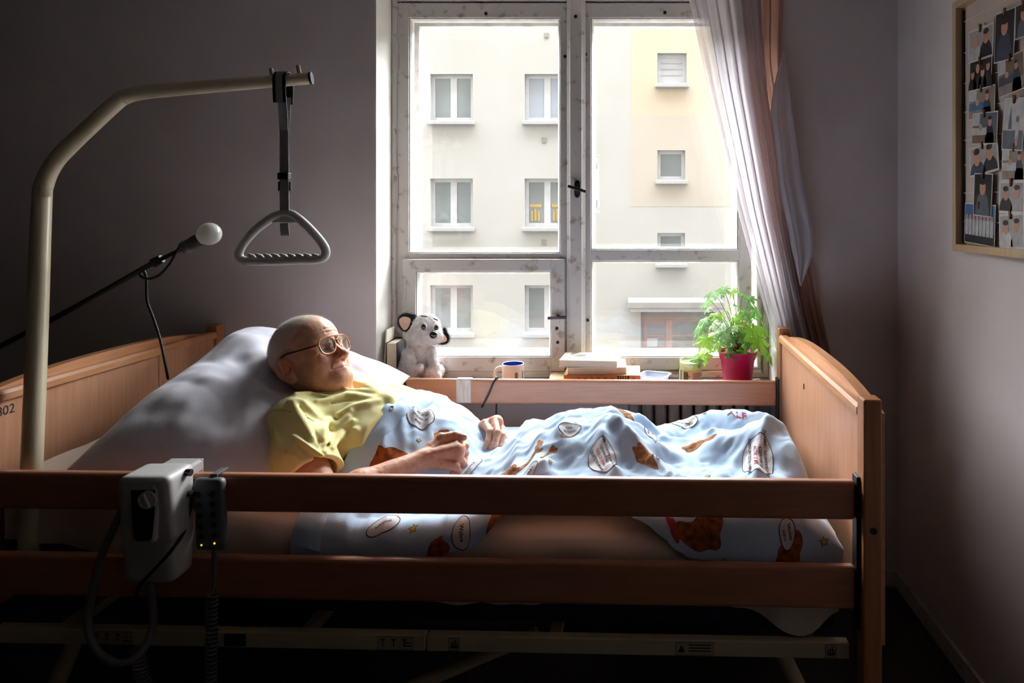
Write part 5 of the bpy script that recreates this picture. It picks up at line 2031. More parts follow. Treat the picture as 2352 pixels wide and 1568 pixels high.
M_photo_c = mat('photo_cover', srgb(226, 214, 196), 0.5, srgb(120, 122, 116), 26, contrast=(0.42, 0.58))
bY = 2.668
def BM4(u, Y, z, rot):
    return Matrix.Translation((at(u, Y), Y, z)) @ Matrix.Rotation(D(rot), 4, 'Z')
m_ = book('magazine', 'yellow patterned magazine lying under the edge of the book stack', BM4(1302, 2.69, SZ, 2), .135, .17, .026, M_mapc, M_pagesH)
s = MB()
for k in range(3):
    s.box((-.060 + k * .012, -.08, .0261), (-.054 + k * .012, .08, .0264))
s.build('cover_print', M_pinkc, m_)
zb = SZ + .0125
b1 = book('hardback_book', 'tan hardback with ornamented spine at the bottom of the stack', BM4(1386, 2.655, SZ + .0268, -1), .288, .165, .032, M_kraft, M_pagesH, True)
b1.location.x = at(1385, 2.655)
M_spr = mat('spine_red', srgb(110, 40, 30), 0.7)
for px_ in (1330, 1345, 1361, 1376, 1392, 1408, 1457):
    s = MB()
    x = at(px_, 2.57) - b1.location.x
    V = [(x - .007, .024), (x - .0045, .024), (x, .0192), (x + .0045, .024), (x + .007, .024), (x + .0018, .018), (x + .007, .012), (x + .0045, .012), (x, .0168), (x - .0045, .012), (x - .007, .012), (x - .0018, .018)]
    s.prism(V, -.0842, -.0836)
    s.build('spine_ornament', M_spr, b1)
s = MB(); xa, xb = at(1419, 2.57) - b1.location.x, at(1446, 2.57) - b1.location.x
s.box((xa, -.0842, .001), (xb, -.0836, .031)); lb_ = s.build('spine_label', M_blackc, b1)
s = MB()
for k in range(4):
    for q_ in range(3):
        s.add([(lerp(xa, xb, .14 + k * .2), -.0844, .005 + q_ * .009), (lerp(xa, xb, .24 + k * .2), -.0844, .005 + q_ * .009), (lerp(xa, xb, .24 + k * .2), -.0844, .011 + q_ * .009), (lerp(xa, xb, .14 + k * .2), -.0844, .011 + q_ * .009)], [(0, 1, 2, 3)])
s.build('spine_lettering', mat('gold_lettering', srgb(206, 160, 80), 0.4), lb_)
b2 = book('paperback_book', 'worn ivory paperback in the middle of the stack', BM4(1371, 2.66, SZ + .0592, 3), .226, .150, .026, M_ivory, M_pagesH)
b3 = book('paperback_book', 'open-edged paperback with a grey photo cover on top of the stack', BM4(1357, 2.655, SZ + .0856, -5), .222, .150, .027, M_ivory, M_pagesH)
s = MB(); s.box((-.085, -.055, .0271), (.105, .070, .0277)); s.build('cover_photo', M_photo_c, b3)

# ---- plastic tub
M_tub = mat('clear_plastic', srgb(222, 226, 236), 0.25, trans=.45)
tub = tag(empty('plastic_tub', (at(1503, 2.665), 2.665, SZ)), 'empty translucent plastic food tub beside the books', 'tub')
tub.rotation_euler = (0, 0, D(-24))
def rr2(w, d, r, n=5):
    out = []
    for (cx, cy, a0) in ((w - r, d - r, 0), (-w + r, d - r, 90), (-w + r, -d + r, 180), (w - r, -d + r, 270)):
        for k in range(n + 1):
            a = math.radians(a0 + 90 * k / n)
            out.append((cx + r * math.cos(a), cy + r * math.sin(a)))
    return out
secs = [[(x, y, z) for x, y in rr2(w, d, r)] for w, d, r, z in ((.040, .034, .012, .0), (.052, .044, .014, .040), (.0515, .0435, .014, .0405), (.0395, .0335, .012, .002))]
V, Fs = loft(secs, caps=False)
nn = len(secs[0])
Fs += [tuple(range(nn))[::-1], tuple(range(3 * nn, 4 * nn))]
link('body', to_mesh('body', V, Fs), tub, M_tub, smooth=False)
secs = [[(x, y, z) for x, y in rr2(w, d, r)] for w, d, r, z in ((.0512, .0432, .014, .0395), (.058, .050, .016, .0395), (.058, .050, .016, .0415), (.0512, .0432, .014, .0415), (.0512, .0432, .014, .0395))]
V, Fs = loft(secs, caps=False)
link('rim', to_mesh('rim', V, Fs), tub, M_tub, smooth=False)

# ---- pickle jar
M_jar = thin_glass('jar_glass', (.93, .96, .90, 1), refl=.10)
M_brine = mat('cloudy_water', srgb(214, 216, 176), 0.2, srgb(204, 206, 164), 6, trans=.55)
M_jlab = mat('jar_label', srgb(226, 220, 200), 0.7)
M_ger = mat('gherkin_print', srgb(104, 110, 62), 0.7, srgb(70, 78, 40), 90)
jY = 2.665
jr = .0465
jar = tag(empty('glass_jar', (at(1585.5, jY), jY, SZ)), 'open pickle jar half filled with cloudy water', 'jar')
s = MB(); s.lathe([(.0005, .001), (.040, .001), (jr, .008), (jr, .092), (jr - .002, .100), (jr - .007, .108), (jr - .009, .112), (jr - .007, .115), (jr - .009, .119), (jr - .007, .122), (jr - .009, .126), (jr - .0095, .1285), (jr - .0115, .1285), (jr - .011, .112), (jr - .004, .098), (jr - .003, .010), (.0005, .006)], 40); s.build('glass', M_jar, jar)
s = MB(); s.lathe([(.0005, .0075), (jr - .004, .010), (jr - .004, .088), (jr - .005, .0895), (.0005, .0895)], 36); s.build('water', M_brine, jar)
def jarprint(a0, a1, z0, z1, m, name, off=.0006, par=jar, shape=None):
    s = MB(); n = 14; V = []
    for k in range(n + 1):
        a = math.radians(lerp(a0, a1, k / n))
        za, zb = (z0, z1) if shape is None else shape(k / n)
        V += [(math.cos(a) * (jr + off), math.sin(a) * (jr + off), z) for z in (za, zb)]
    s.add(V, [(2 * k, 2 * k + 2, 2 * k + 3, 2 * k + 1) for k in range(n)], smooth=True); return s.build(name, m, par)
jl = jarprint(-160, -20, .014, .066, M_jlab, 'label')
jarprint(-128, -104, 0, 0, M_ger, 'gherkin_print', .0010, jl, lambda t: (.020 + .018 * t, .042 + .020 * math.sin(PI * min(1, t + .25))))
jarprint(-116, -96, 0, 0, M_ger, 'gherkin_print', .0012, jl, lambda t: (.018 + .030 * t, .040 + .022 * math.sin(PI * min(1, t + .3))))
jarprint(-150, -140, .022, .064, M_grey_pr, 'label_lettering', .0010, jl)
jarprint(-138, -133, .020, .026, M_inkr, 'label_seal', .0010, jl)
for k in range(7):
    jarprint(-84, -40 + (k % 3) * 6, .020 + k * .0055, .0222 + k * .0055, mat('label_text', srgb(96, 78, 50), 0.8) if k == 0 else bpy.data.materials['label_text'], 'label_lettering', .0010, jl)

# ---- geranium in a magenta pot
M_pot = mat('magenta_pot', srgb(222, 34, 110), 0.4, srgb(212, 28, 100), 6, trans=.22)
M_soil = mat('potting_soil', srgb(46, 34, 26), 0.95, srgb(26, 20, 16), 120, bump=1.0, bscale=120)
M_leaf = mat('geranium_leaf', srgb(176, 214, 84), 0.5, srgb(142, 192, 66), 30, trans=.6)
M_leafd = mat('geranium_leaf_dark', srgb(130, 178, 96), 0.5, srgb(104, 156, 76), 30, trans=.5)
M_stem = mat('geranium_stem', srgb(128, 160, 70), 0.6, srgb(134, 104, 60), 10)
gY = 2.672
gx = at(1694, gY)
pot = tag(empty('potted_geranium', (gx, gY, SZ)), 'bushy green geranium in a magenta plastic pot', 'plant')
s = MB(); s.lathe([(.0005, 0), (.050, 0), (.053, .004), (.066, .098), (.069, .100), (.0755, .128), (.0775, .130), (.0755, .1325), (.073, .130), (.066, .100), (.051, .006), (.0005, .006)], 48); s.build('pot', M_pot, pot)
s = MB(); s.lathe([(.0005, .118), (.04, .1185), (.0705, .116)], 32); s.build('soil', M_soil, pot)
def leaf_mesh(seed):
    rr_ = random.Random(seed)
    out = []
    nl = 7
    n = 84
    for k in range(n):
        a = -PI + 2 * PI * k / n                       # 0 = tip direction (+x)
        u_ = (a / (2 * PI) + .5) * nl
        f_ = abs((u_ % 1) - .5) * 2                    # 0 at lobe centre .. 1 at sinus
        lobe = 1 - .52 * f_ ** 1.4
        teeth = 1 + .13 * math.sin(u_ * 2 * PI * 3 + seed)
        env = .55 + .45 * math.cos(a / 2) ** 1.0
        gap = 1 - .85 * max(0, (abs(a) - 2.75) / .39)
        out.append((.5 * lobe * teeth * env * gap * math.cos(a) * 1.15, .5 * lobe * teeth * env * gap * math.sin(a) * 1.15))
    V = [(0, 0, 0)]
    for r in (.5, 1.0):
        for (x, y) in out:
            d = math.hypot(x, y) * r
            V.append((x * r, y * r, -.55 * d * d + .05 * math.sin(9 * math.atan2(y, x)) * d))
    Fs = [(0, 1 + k, 1 + (k + 1) % n) for k in range(n)] + [(1 + k, 1 + n + k, 1 + n + (k + 1) % n, 1 + (k + 1) % n) for k in range(n)]
    return to_mesh('leaf', V, Fs)
leaf_meshes = []
for k in range(4):
    for mt in (M_leaf, M_leafd):
        me = leaf_mesh(k * 3 + 1)
        me.materials.append(mt)
        me.polygons.foreach_set('use_smooth', [True] * len(me.polygons))
        leaf_meshes.append(me)
spots = [(1640, 672, .05), (1662, 664, .045), (1684, 667, .04), (1706, 674, .045), (1724, 684, .03), (1630, 690, .045), (1626, 708, .03), (1668, 712, .04), (1646, 722, .045),
         (1640, 740, .05), (1620, 734, .05), (1608, 752, .055), (1660, 742, .05), (1690, 728, .05), (1712, 718, .05), (1734, 708, .055), (1740, 726, .05), (1718, 740, .055),
         (1686, 748, .055), (1664, 762, .05), (1640, 768, .06), (1622, 778, .055), (1652, 788, .05), (1632, 800, .05), (1614, 812, .055), (1600, 826, .04), (1676, 776, .045), (1702, 762, .055),
         (1728, 756, .055), (1748, 752, .045), (1742, 778, .06), (1720, 782, .055), (1752, 798, .06), (1735, 806, .05), (1700, 790, .04), (1672, 806, .035), (1690, 812, .035), (1708, 806, .035), (1764, 812, .045), (1690, 700, .035)]
rr_ = random.Random(21)
base_pt = Vector((0, 0, .118))
stem_tops = {}
for k, (u, v, sz) in enumerate(spots):
    Yd = gY + rr_.uniform(-.07, .06)
    p = W(u, v, Yd) - Vector((gx, gY, SZ))
    lf = bpy.data.objects.new('leaf', leaf_meshes[(k * 5 + (0 if rr_.random() < .6 else 1)) % 8])
    COL.objects.link(lf)
    lf.parent = pot
    hd_ = math.atan2(p.y, p.x) if abs(p.x) + abs(p.y) > .02 else rr_.uniform(0, 6.3)
    hd_ = math.atan2(.35 * math.sin(hd_) - .35, math.cos(hd_)) + rr_.uniform(-.5, .5)
    lf.rotation_euler = (rr_.uniform(-.4, .4), rr_.uniform(.25, .95), hd_)
    lf.rotation_mode = 'XYZ'
    lf.location = p
    k_ = sz * 1.75
    lf.scale = (k_, k_, k_)
    s = MB()
    b_ = base_pt + Vector((rr_.uniform(-.012, .012), rr_.uniform(-.012, .012), 0))
    hub = base_pt + Vector((p.x * .25, p.y * .25, max(.02, (p.z - .118) * .45)))
    s.tube(crom([tuple(b_), tuple(hub), tuple(p * .6 + hub * .4 + Vector((0, 0, .012))), tuple(p)], 4), [.0020] * 5 + [.0013] * 8, 5)
    s.build('stem', M_stem, pot)
s = MB()
s.tube(crom([(0, 0, .115), (.004, 0, .16), (-.004, -.004, .21), (.006, 0, .25)], 5), [.0045] * 6 + [.003] * 10, 8)
s.build('main_stem', M_stem, pot)

# ---- flat brown stone and white scrap beside the pot
s = MB()
s.lathe([(.0005, 0), (.058, 0), (.062, .005), (.060, .011), (.045, .0155), (.0005, .017)], 30)
o = s.build('flat_stone', mat('brown_stone', srgb(150, 116, 84), 0.8, srgb(120, 90, 62), 12, bump=.3))
o.location = (at(1752, 2.635), 2.635, SZ); o.scale = (1, .45, 1)
tag(o, 'flat brown oval stone on the sill beside the magenta pot', 'stone')
s = MB()
s.tube([(0, 0, .004), (.012, .004, .006), (.018, -.004, .008), (.026, .002, .005)], .004, 8)
o = s.build('paper_scrap', mat('white_scrap', srgb(232, 230, 228), 0.8))
o.location = (at(1730, 2.72), 2.72, SZ)
tag(o, 'crumpled white paper scrap behind the flat stone', 'paper scrap')
# ------------------------------------------------------------------ trapeze handle hanging from the grab pole
M_gripw = mat('grey_white_plastic', srgb(186, 186, 184), 0.4, srgb(178, 178, 176), 10)
M_web = mat('grey_webbing', srgb(142, 142, 144), 0.85, srgb(122, 122, 124), 200, stretch=(1, 1, 3), bump=.4, bscale=300)
M_web2 = mat('light_grey_webbing', srgb(176, 176, 178), 0.85, srgb(158, 158, 160), 200, stretch=(1, 1, 3), bump=.4, bscale=300)
TY = 1.99
def tp(u, v, dy=0):
    q = W(u, v, TY)
    return Vector((q.x, q.y + dy, q.z))
tz = empty('trapeze_handle', tuple(tp(655, 190)))
tag(tz, 'white triangular trapeze handle hanging on a grey strap from the grab pole', 'grab handle')
ZI = Matrix.Translation(tp(655, 190)).inverted()
pts = crom([tuple(tp(u, v)) for u, v in ((656, 490), (676, 495), (706, 520), (735, 552), (748, 574), (745, 590), (728, 596), (690, 597), (650, 599), (605, 600), (570, 600), (553, 594), (549, 580), (560, 558), (585, 530), (620, 503), (638, 494))], 5, closed=True)
s = MB()
s.tube(pts, .0125, 14, closed=True)
hg = s.build('handle', M_gripw, tz, M=ZI)
s = MB()
for k in range(9):
    c0 = tp(576 + k * 18.5, 588, 0)
    s.tube([c0 + Vector((-.008, 0, .006)), c0 + Vector((.004, 0, -.002)), c0 + Vector((.012, 0, -.008))], [.0035, .0085, .006], 10)
s.build('finger_grip', M_gripw, hg, M=ZI)
s = MB()
a, b = tp(626, 512), tp(688, 501)
s.box((a.x, TY - .006, a.z), (b.x, TY + .006, b.z), bev=.003)
s.build('strap_plate', M_gripw, hg, M=ZI)
def ribbon(name, pth, w, m, th=.0016, par=tz):
    s = MB()
    V, Fs = [], []
    for (u, v, dy, du) in pth:
        c = tp(u, v, dy)
        hw_ = w / 2
        V += [(c.x - hw_ * math.cos(du), c.y - hw_ * math.sin(du) - th / 2, c.z), (c.x + hw_ * math.cos(du), c.y + hw_ * math.sin(du) - th / 2, c.z),
              (c.x + hw_ * math.cos(du), c.y + hw_ * math.sin(du) + th / 2, c.z), (c.x - hw_ * math.cos(du), c.y - hw_ * math.sin(du) + th / 2, c.z)]
    n = len(pth)
    for i in range(n - 1):
        for k in range(4):
            l = (k + 1) % 4
            Fs.append((4 * i + k, 4 * i + l, 4 * i + 4 + l, 4 * i + 4 + k))
    Fs += [(0, 1, 2, 3), (4 * n - 1, 4 * n - 2, 4 * n - 3, 4 * n - 4)]
    s.add(V, Fs)
    return s.build(name, m, par, M=ZI)
# loop pad round the pole
lp = MB()
cpt = W(650, 185, 1.985)
V = []
ns_ = 14
for k in range(ns_ + 1):
    a = lerp(-20, 200, k / ns_)
    y_, z_ = .0215 * math.cos(math.radians(a)), .0215 * math.sin(math.radians(a))
    V.append((y_, z_))
path = [(-.019, -.064)] + [(-p[0], p[1]) for p in V][::-1][:0] + [(-.0215, -.03)] + [(-.0215 * math.cos(math.radians(a)), .0225 * math.sin(math.radians(a))) for a in np.linspace(0, 180, 14)] + [(.0215, -.03), (.019, -.064)]
def band(hw_, off, m, name, par, trim=0, th=.003):
    s = MB()
    P_ = path[trim:len(path) - trim] if trim else path
    V, Fs = [], []
    for i, (y_, z_) in enumerate(P_):
        r = math.hypot(y_, z_)
        k = (1 + off / r)
        k2 = (1 + (off + th) / r)
        for (x_, kk) in ((-hw_, k), (hw_, k), (hw_, k2), (-hw_, k2)):
            V.append((cpt.x + x_, cpt.y + y_ * kk, cpt.z + z_ * kk))
    for i in range(len(P_) - 1):
        for q_ in range(4):
            l = (q_ + 1) % 4
            Fs.append((4 * i + q_, 4 * i + l, 4 * i + 4 + l, 4 * i + 4 + q_))
    n = len(P_)
    Fs += [(0, 1, 2, 3), (4 * n - 1, 4 * n - 2, 4 * n - 3, 4 * n - 4)]
    s.add(V, Fs)
    return s.build(name, m, par, M=ZI)
pad = band(.019, .0, M_black, 'loop_pad', tz)
band(.0095, .0032, M_web, 'pad_webbing', pad, 0, .0012)
ribbon('strap', [(652, 222, -.012, 0), (654, 262, -.010, .1), (655, 300, -.008, 0)], .025, M_web2)
ribbon('strap', [(652, 222, .014, 0), (650, 300, .010, .2), (651, 400, .006, .1), (652, 500, .004, 0)], .027, M_web)
ribbon('strap', [(655, 296, -.007, .1), (657, 350, -.008, -.25), (656, 398, -.006, 0), (655, 440, -.006, .1), (656, 470, -.006, 0), (657, 500, -.008, 0)], .025, M_web)
s = MB(); a, b = tp(641, 412), tp(666, 397); s.box((a.x, TY - .012, a.z), (b.x, TY + .010, b.z), bev=.002); s.build('strap_slider', M_black, tz, M=ZI)
s = MB(); a, b = tp(639, 438), tp(668, 417); s.ring(a.x, b.x, a.z, b.z, [(0, TY - .001), (.006, TY - .001), (.006, TY + .004), (0, TY + .004)]); s.build('strap_buckle', M_black, tz, M=ZI)
ribbon('strap_tail', [(651, 508, .004, 0), (651, 525, .006, .1), (652, 541, .008, .2)], .024, M_web)

# ------------------------------------------------------------------ bare bulb lamp on a black rod
LY = 1.97
def lq(u, v, dy=0):
    return W(u, v, LY + dy)
lamp = empty('clamp_lamp', tuple(lq(0, 795)))
tag(lamp, 'black rod lamp with a bare white bulb leaning in behind the bed head', 'lamp')
LI = Matrix.Translation(lq(0, 795)).inverted()
s = MB()
s.tube(crom([tuple(lq(-150, 872)), tuple(lq(0, 795)), tuple(lq(120, 733)), tuple(lq(230, 673)), tuple(lq(330, 616)), tuple(lq(360, 600)), tuple(lq(425, 568))], 5), [.0075] * 26 + [.006] * 5, 10)
s.build('rod', M_black, lamp, M=LI)
s = MB()
s.tube([lq(352, 604), lq(372, 594)], [.014, .012], 14)
s.tube([lq(362, 599, -.02), lq(362, 599, .015)], .010, 12)
s.build('joint_knob', M_black, lamp, M=LI)
s = MB()
d_ = (lq(470, 545) - lq(420, 570)).normalized()
s.tube([lq(420, 570), lq(428, 566), lq(428.5, 565.8), lq(446, 557), lq(446.5, 556.8), lq(462, 549)], [.017, .0195, .018, .018, .0195, .0195], 20)
s.build('socket', mat('grey_socket', srgb(92, 88, 88), 0.5), lamp, M=LI)
M_bulb = mat('opal_bulb', srgb(232, 228, 222), 0.12, coat=0.6, trans=.3)
bpos = lq(481, 537)
ax_ = (lq(481, 537) - lq(452, 553)).normalized()
rot = Vector((0, 0, 1)).rotation_difference(ax_).to_matrix().to_4x4()
s = MB()
s.lathe([(.0155, -.048), (.0165, -.036), (.0190, -.028)] + [(.0325 * math.sin(a), -.0325 * math.cos(a)) for a in np.linspace(.72, PI - .01, 18)], 32)
s.v = [tuple(bpos + (rot @ Vector(p))) for p in s.v]
s.build('bulb', M_bulb, lamp, M=LI)
s = MB()
s.tube(crom([tuple(lq(418, 560, -.012)), tuple(lq(405, 578, -.016)), tuple(lq(390, 606, -.02)), tuple(lq(365, 632, -.02)), tuple(lq(340, 640, -.016)), tuple(lq(322, 632, -.01)), tuple(lq(330, 622, .0)), tuple(lq(336, 640, 0)), tuple(lq(338, 690, 0)), tuple(lq(352, 730, 0)), tuple(lq(368, 780, .0)), tuple(lq(380, 838, .0)), tuple(lq(386, 870, .02))], 6), .0038, 8)
s.build('cord', M_rubber, lamp, M=LI)

# ------------------------------------------------------------------ control box and handset on the near rail
M_box = mat('grey_white_box', srgb(190, 186, 184), 0.45, srgb(182, 178, 176), 8)
M_hand = mat('grey_handset', srgb(96, 98, 100), 0.5)
M_lens_b = mat('black_window', srgb(10, 10, 12), 0.15)
CY = 1.598      # world depth of the rail face there
cb = empty('control_box', (at(350, 1.53), CY, .60))
tag(cb, 'pale grey bed control box hooked over the near side rail', 'control box')
CI = Matrix.Translation((at(350, 1.53), CY, .60)).inverted()
bm = bmesh.new()
bmesh.ops.create_cube(bm, size=1)
bmesh.ops.subdivide_edges(bm, edges=bm.edges[:], cuts=1, use_grid_fill=True)
xa, xb = at(286, 1.53), at(410, 1.53)
for v in bm.verts:
    t = v.co.z + .5
    w_ = lerp(.5, .47, t) if t > .5 else lerp(.46, .5, t * 2)
    v.co = Vector(((xa + xb) / 2 + v.co.x * 2 * w_ * (xb - xa), lerp(CY - .002, CY - .088 + .010 * (1 - t) - .012 * t, v.co.y * -1 + .5), lerp(.592, .838, t)))
bmesh.ops.bevel(bm, geom=bm.edges[:], offset=.018, segments=4, profile=.6, affect='EDGES', clamp_overlap=True)
s = MB(); s.bm(bm, 0, True); bm.free()
s.build('housing', M_box, cb, M=CI)
yf = CY - .0935
def cpx(u, v, y):
    q = W(u, v, y)
    return (q.x, q.z)
s = MB()
pl_ = [cpx(u, v, yf) for u, v in ((309, 1116), (355, 1112), (361, 1120), (359, 1180), (352, 1232), (347, 1238), (318, 1240), (312, 1234), (307, 1190), (304, 1124))]
s.prism(pl_, yf - .004, yf + .012)
wn = s.build('window_panel', M_lens_b, cb, M=CI)
s = MB()
pl_ = [cpx(u, v, yf) for u, v in ((301, 1110), (358, 1106), (366, 1116), (364, 1182), (357, 1240), (350, 1246), (315, 1248), (307, 1240), (302, 1192), (297, 1122))]
n = len(pl_)
c_ = (sum(p[0] for p in pl_) / n, sum(p[1] for p in pl_) / n)
V = [(p[0], yf - .003, p[1]) for p in pl_] + [(c_[0] + (p[0] - c_[0]) * .86, yf - .006, c_[1] + (p[1] - c_[1]) * .9) for p in pl_] + [(p[0] + (p[0] - c_[0]) * .06, yf + .012, p[1] + (p[1] - c_[1]) * .04) for p in pl_]
Fs = [(k, (k + 1) % n, (k + 1) % n + n, k + n) for k in range(n)] + [(k, (k + 1) % n, (k + 1) % n + 2 * n, k + 2 * n) for k in range(n)]
s.add(V, Fs)
s.build('window_bezel', M_box, cb, M=CI)
kx, kz = cpx(335, 1150, yf - .012)
s = MB()
s.tube([(kx, yf, kz), (kx, yf - .010, kz)], .0195, 24)
s.box((-.003, -.003, -.016), (.003, .003, .016), bev=.001, M=Matrix.Translation((kx, yf - .012, kz)) @ Matrix.Rotation(D(-25), 4, 'Y'))
s.build('knob', M_box, cb, M=CI)
s = MB()
s.box((xa + .03, CY - .03, .80), (xb - .012, CY + .045, .830), bev=.006)
s.box((xa + .03, CY + .036, .765), (xb - .012, CY + .045, .83), bev=.003)
s.build('rail_hook', M_box, cb, M=CI)
s = MB()
s.tube([(xb - .004, CY - .035, .825), (xb + .008, CY - .035, .825)], .008, 12)
s.build('plug', M_iron, cb, M=CI)
s = MB()
s.tube([(xb - .004, CY - .03, .775), (xb + .012, CY - .03, .775)], .007, 12)
s.build('plug', M_iron, cb, M=CI)

# handset
hs = empty('bed_handset', (at(478, 1.55), CY, .66))
tag(hs, 'dark grey bed handset with ten round buttons and glowing lamps on the near rail', 'handset')
HI_ = Matrix.Translation((at(478, 1.55), CY, .66)).inverted()
ca_, cb_ = W(476, 1107, 1.555), W(478, 1273, 1.555)
hx0, hx1 = at(441, 1.555) - .0075, at(510, 1.555) - .0070
bm = bmesh.new()
bmesh.ops.create_cube(bm, size=1)
for v in bm.verts:
    t = v.co.z + .5
    v.co = Vector((lerp(hx0, hx1, v.co.x + .5) + lerp(.004, -.002, t), lerp(CY - .004, CY - .030, .5 - v.co.y), lerp(cb_.z, ca_.z, t)))
bmesh.ops.bevel(bm, geom=bm.edges[:], offset=.011, segments=4, profile=.5, affect='EDGES')
s = MB(); s.bm(bm, 0, True); bm.free()
s.build('case', M_hand, hs, M=HI_)
for r in range(5):
    for c in range(2):
        q_ = W((454, 485)[c] + r * 1.8, (1137, 1134)[c] + r * 24, CY - .031)
        s = MB()
        s.lathe([(.0004, .0022), (.005, .0020), (.0066, .0008), (.0068, -.002)], 16)
        s.v = [(q_.x + p[0], CY - .0302 - p[2], q_.z + p[1]) for p in s.v]
        s.build('button', M_black, hs, M=HI_)
for (u, v, col_, st) in ((462, 1252, (.55, .75, .05, 1), 1.2), (492, 1248, (1, .55, .02, 1), 2.5)):
    q_ = W(u, v, CY - .031)
    s = MB()
    s.lathe([(.0003, .0016), (.0016, .0012), (.0023, 0)], 12)
    s.v = [(q_.x + p[0], CY - .0300 - p[2], q_.z + p[1]) for p in s.v]
    s.build('indicator_lamp', mat('lamp_glow_%d' % u, col_, .4, emit=col_, estr=st), hs, M=HI_)
s = MB()
q_ = W(481, 1098, 1.57)
s.box((q_.x - .008, CY - .012, ca_.z - .006), (q_.x + .008, CY - .008, .812), bev=.001)
s.box((q_.x - .008, CY - .012, .8085), (q_.x + .008, CY + .034, .812), bev=.001)
s.build('hook', M_hand, hs, M=HI_)
s = MB()
x_c = at(486, 1.57)
pts = [Vector((x_c, CY - .017, cb_.z + .006)), Vector((x_c, CY - .018, .57)), Vector((at(484, 1.57), CY - .02, .545))]
s.tube(crom([tuple(p) for p in pts], 4), [.006] * 4 + [.004] * 5, 8)
n = 34 * 10
hel = []
for k in range(n):
    t = k / n
    a = 2 * PI * k / 10
    hel.append(Vector((lerp(at(484, 1.57), at(478, 1.57), t) + .0105 * math.cos(a), CY - .022 + .0105 * math.sin(a), lerp(.545, .20, t))))
s.tube(hel, .0034, 6)
s.build('coiled_cord', M_hand, hs, M=HI_)

# loose bed cables
M_gcab = mat('grey_cable', srgb(112, 106, 104), 0.5)
s = MB()
s.tube(crom([tuple(W(u, v, y)) for u, v, y in ((300, 1125, 1.56), (262, 1210, 1.545), (232, 1280, 1.54), (210, 1370, 1.54), (203, 1440, 1.54), (222, 1492, 1.54), (265, 1522, 1.54), (305, 1512, 1.55), (335, 1480, 1.57), (352, 1430, 1.59), (350, 1380, 1.59), (342, 1335, 1.575))], 8), .0085, 10)
tag(s.build('power_cable', M_gcab), 'thick grey cable looping below the control box', 'cable')
s = MB()
s.tube(crom([tuple(W(u, v, y)) for u, v, y in ((432, 1100, 1.585), (438, 1150, 1.575), (425, 1215, 1.56), (395, 1262, 1.49), (352, 1310, 1.488), (318, 1350, 1.50), (308, 1400, 1.53))], 8), .0038, 8)
tag(s.build('thin_cable', M_rubber), 'thin black cable crossing the front of the control box', 'cable')
s = MB()
hel = []
for k in range(180):
    t = k / 180
    a = 2 * PI * k / 10
    c0 = W(lerp(312, 350, t), lerp(1490, 1640, t), 1.62)
    hel.append(c0 + Vector((.012 * math.cos(a), .012 * math.sin(a), 0)))
s.tube(hel, .004, 6)
tag(s.build('coiled_cable', M_gcab), 'coiled grey cable hanging under the bed frame', 'cable')
# tape and cords on the far rail (parts of the bed)
s = MB()
xa_, xb_ = (BEDI @ W(1046, 900, 2.5)).x, (BEDI @ W(1080, 900, 2.5)).x
s.box((xa_, -.0012, .722), (xb_, .0, .806), bev=.0004)
s.box((xa_, -.0012, .8072), (xb_, .027, .8088), bev=.0004)
s.build('paper_tape', M_tape, bed)
for pix in (((1135, 868), (1128, 885), (1120, 905), (1110, 925), (1102, 940)), ((912, 862), (918, 880), (926, 905), (930, 935))):
    s = MB()
    pp = [BEDI @ W(u, v, 2.47) for u, v in pix]
    pp = [Vector((p.x, -.005, p.z)) for p in pp]
    pp = [Vector((pp[0].x, .030, .800)), Vector((pp[0].x, .012, .8135))] + pp[1:] + [Vector((pp[-1].x, .012, .709)), Vector((pp[-1].x, .031, .715))]
    s.tube(crom([tuple(p) for p in pp], 6), .0034, 8)
    s.build('rail_cord', M_rubber, bed)
for (u, v0, v1) in ((1042, 925, 1000), (1137, 925, 1000)):
    s = MB()
    a, b = BEDI @ W(u, v0, 2.52), BEDI @ W(u - 3, v1, 2.52)
    s.tube([Vector((a.x, .036, a.z)), Vector((b.x, .036, b.z - .1))], .0032, 8)
    s.build('hanging_cord', M_rubber, bed)

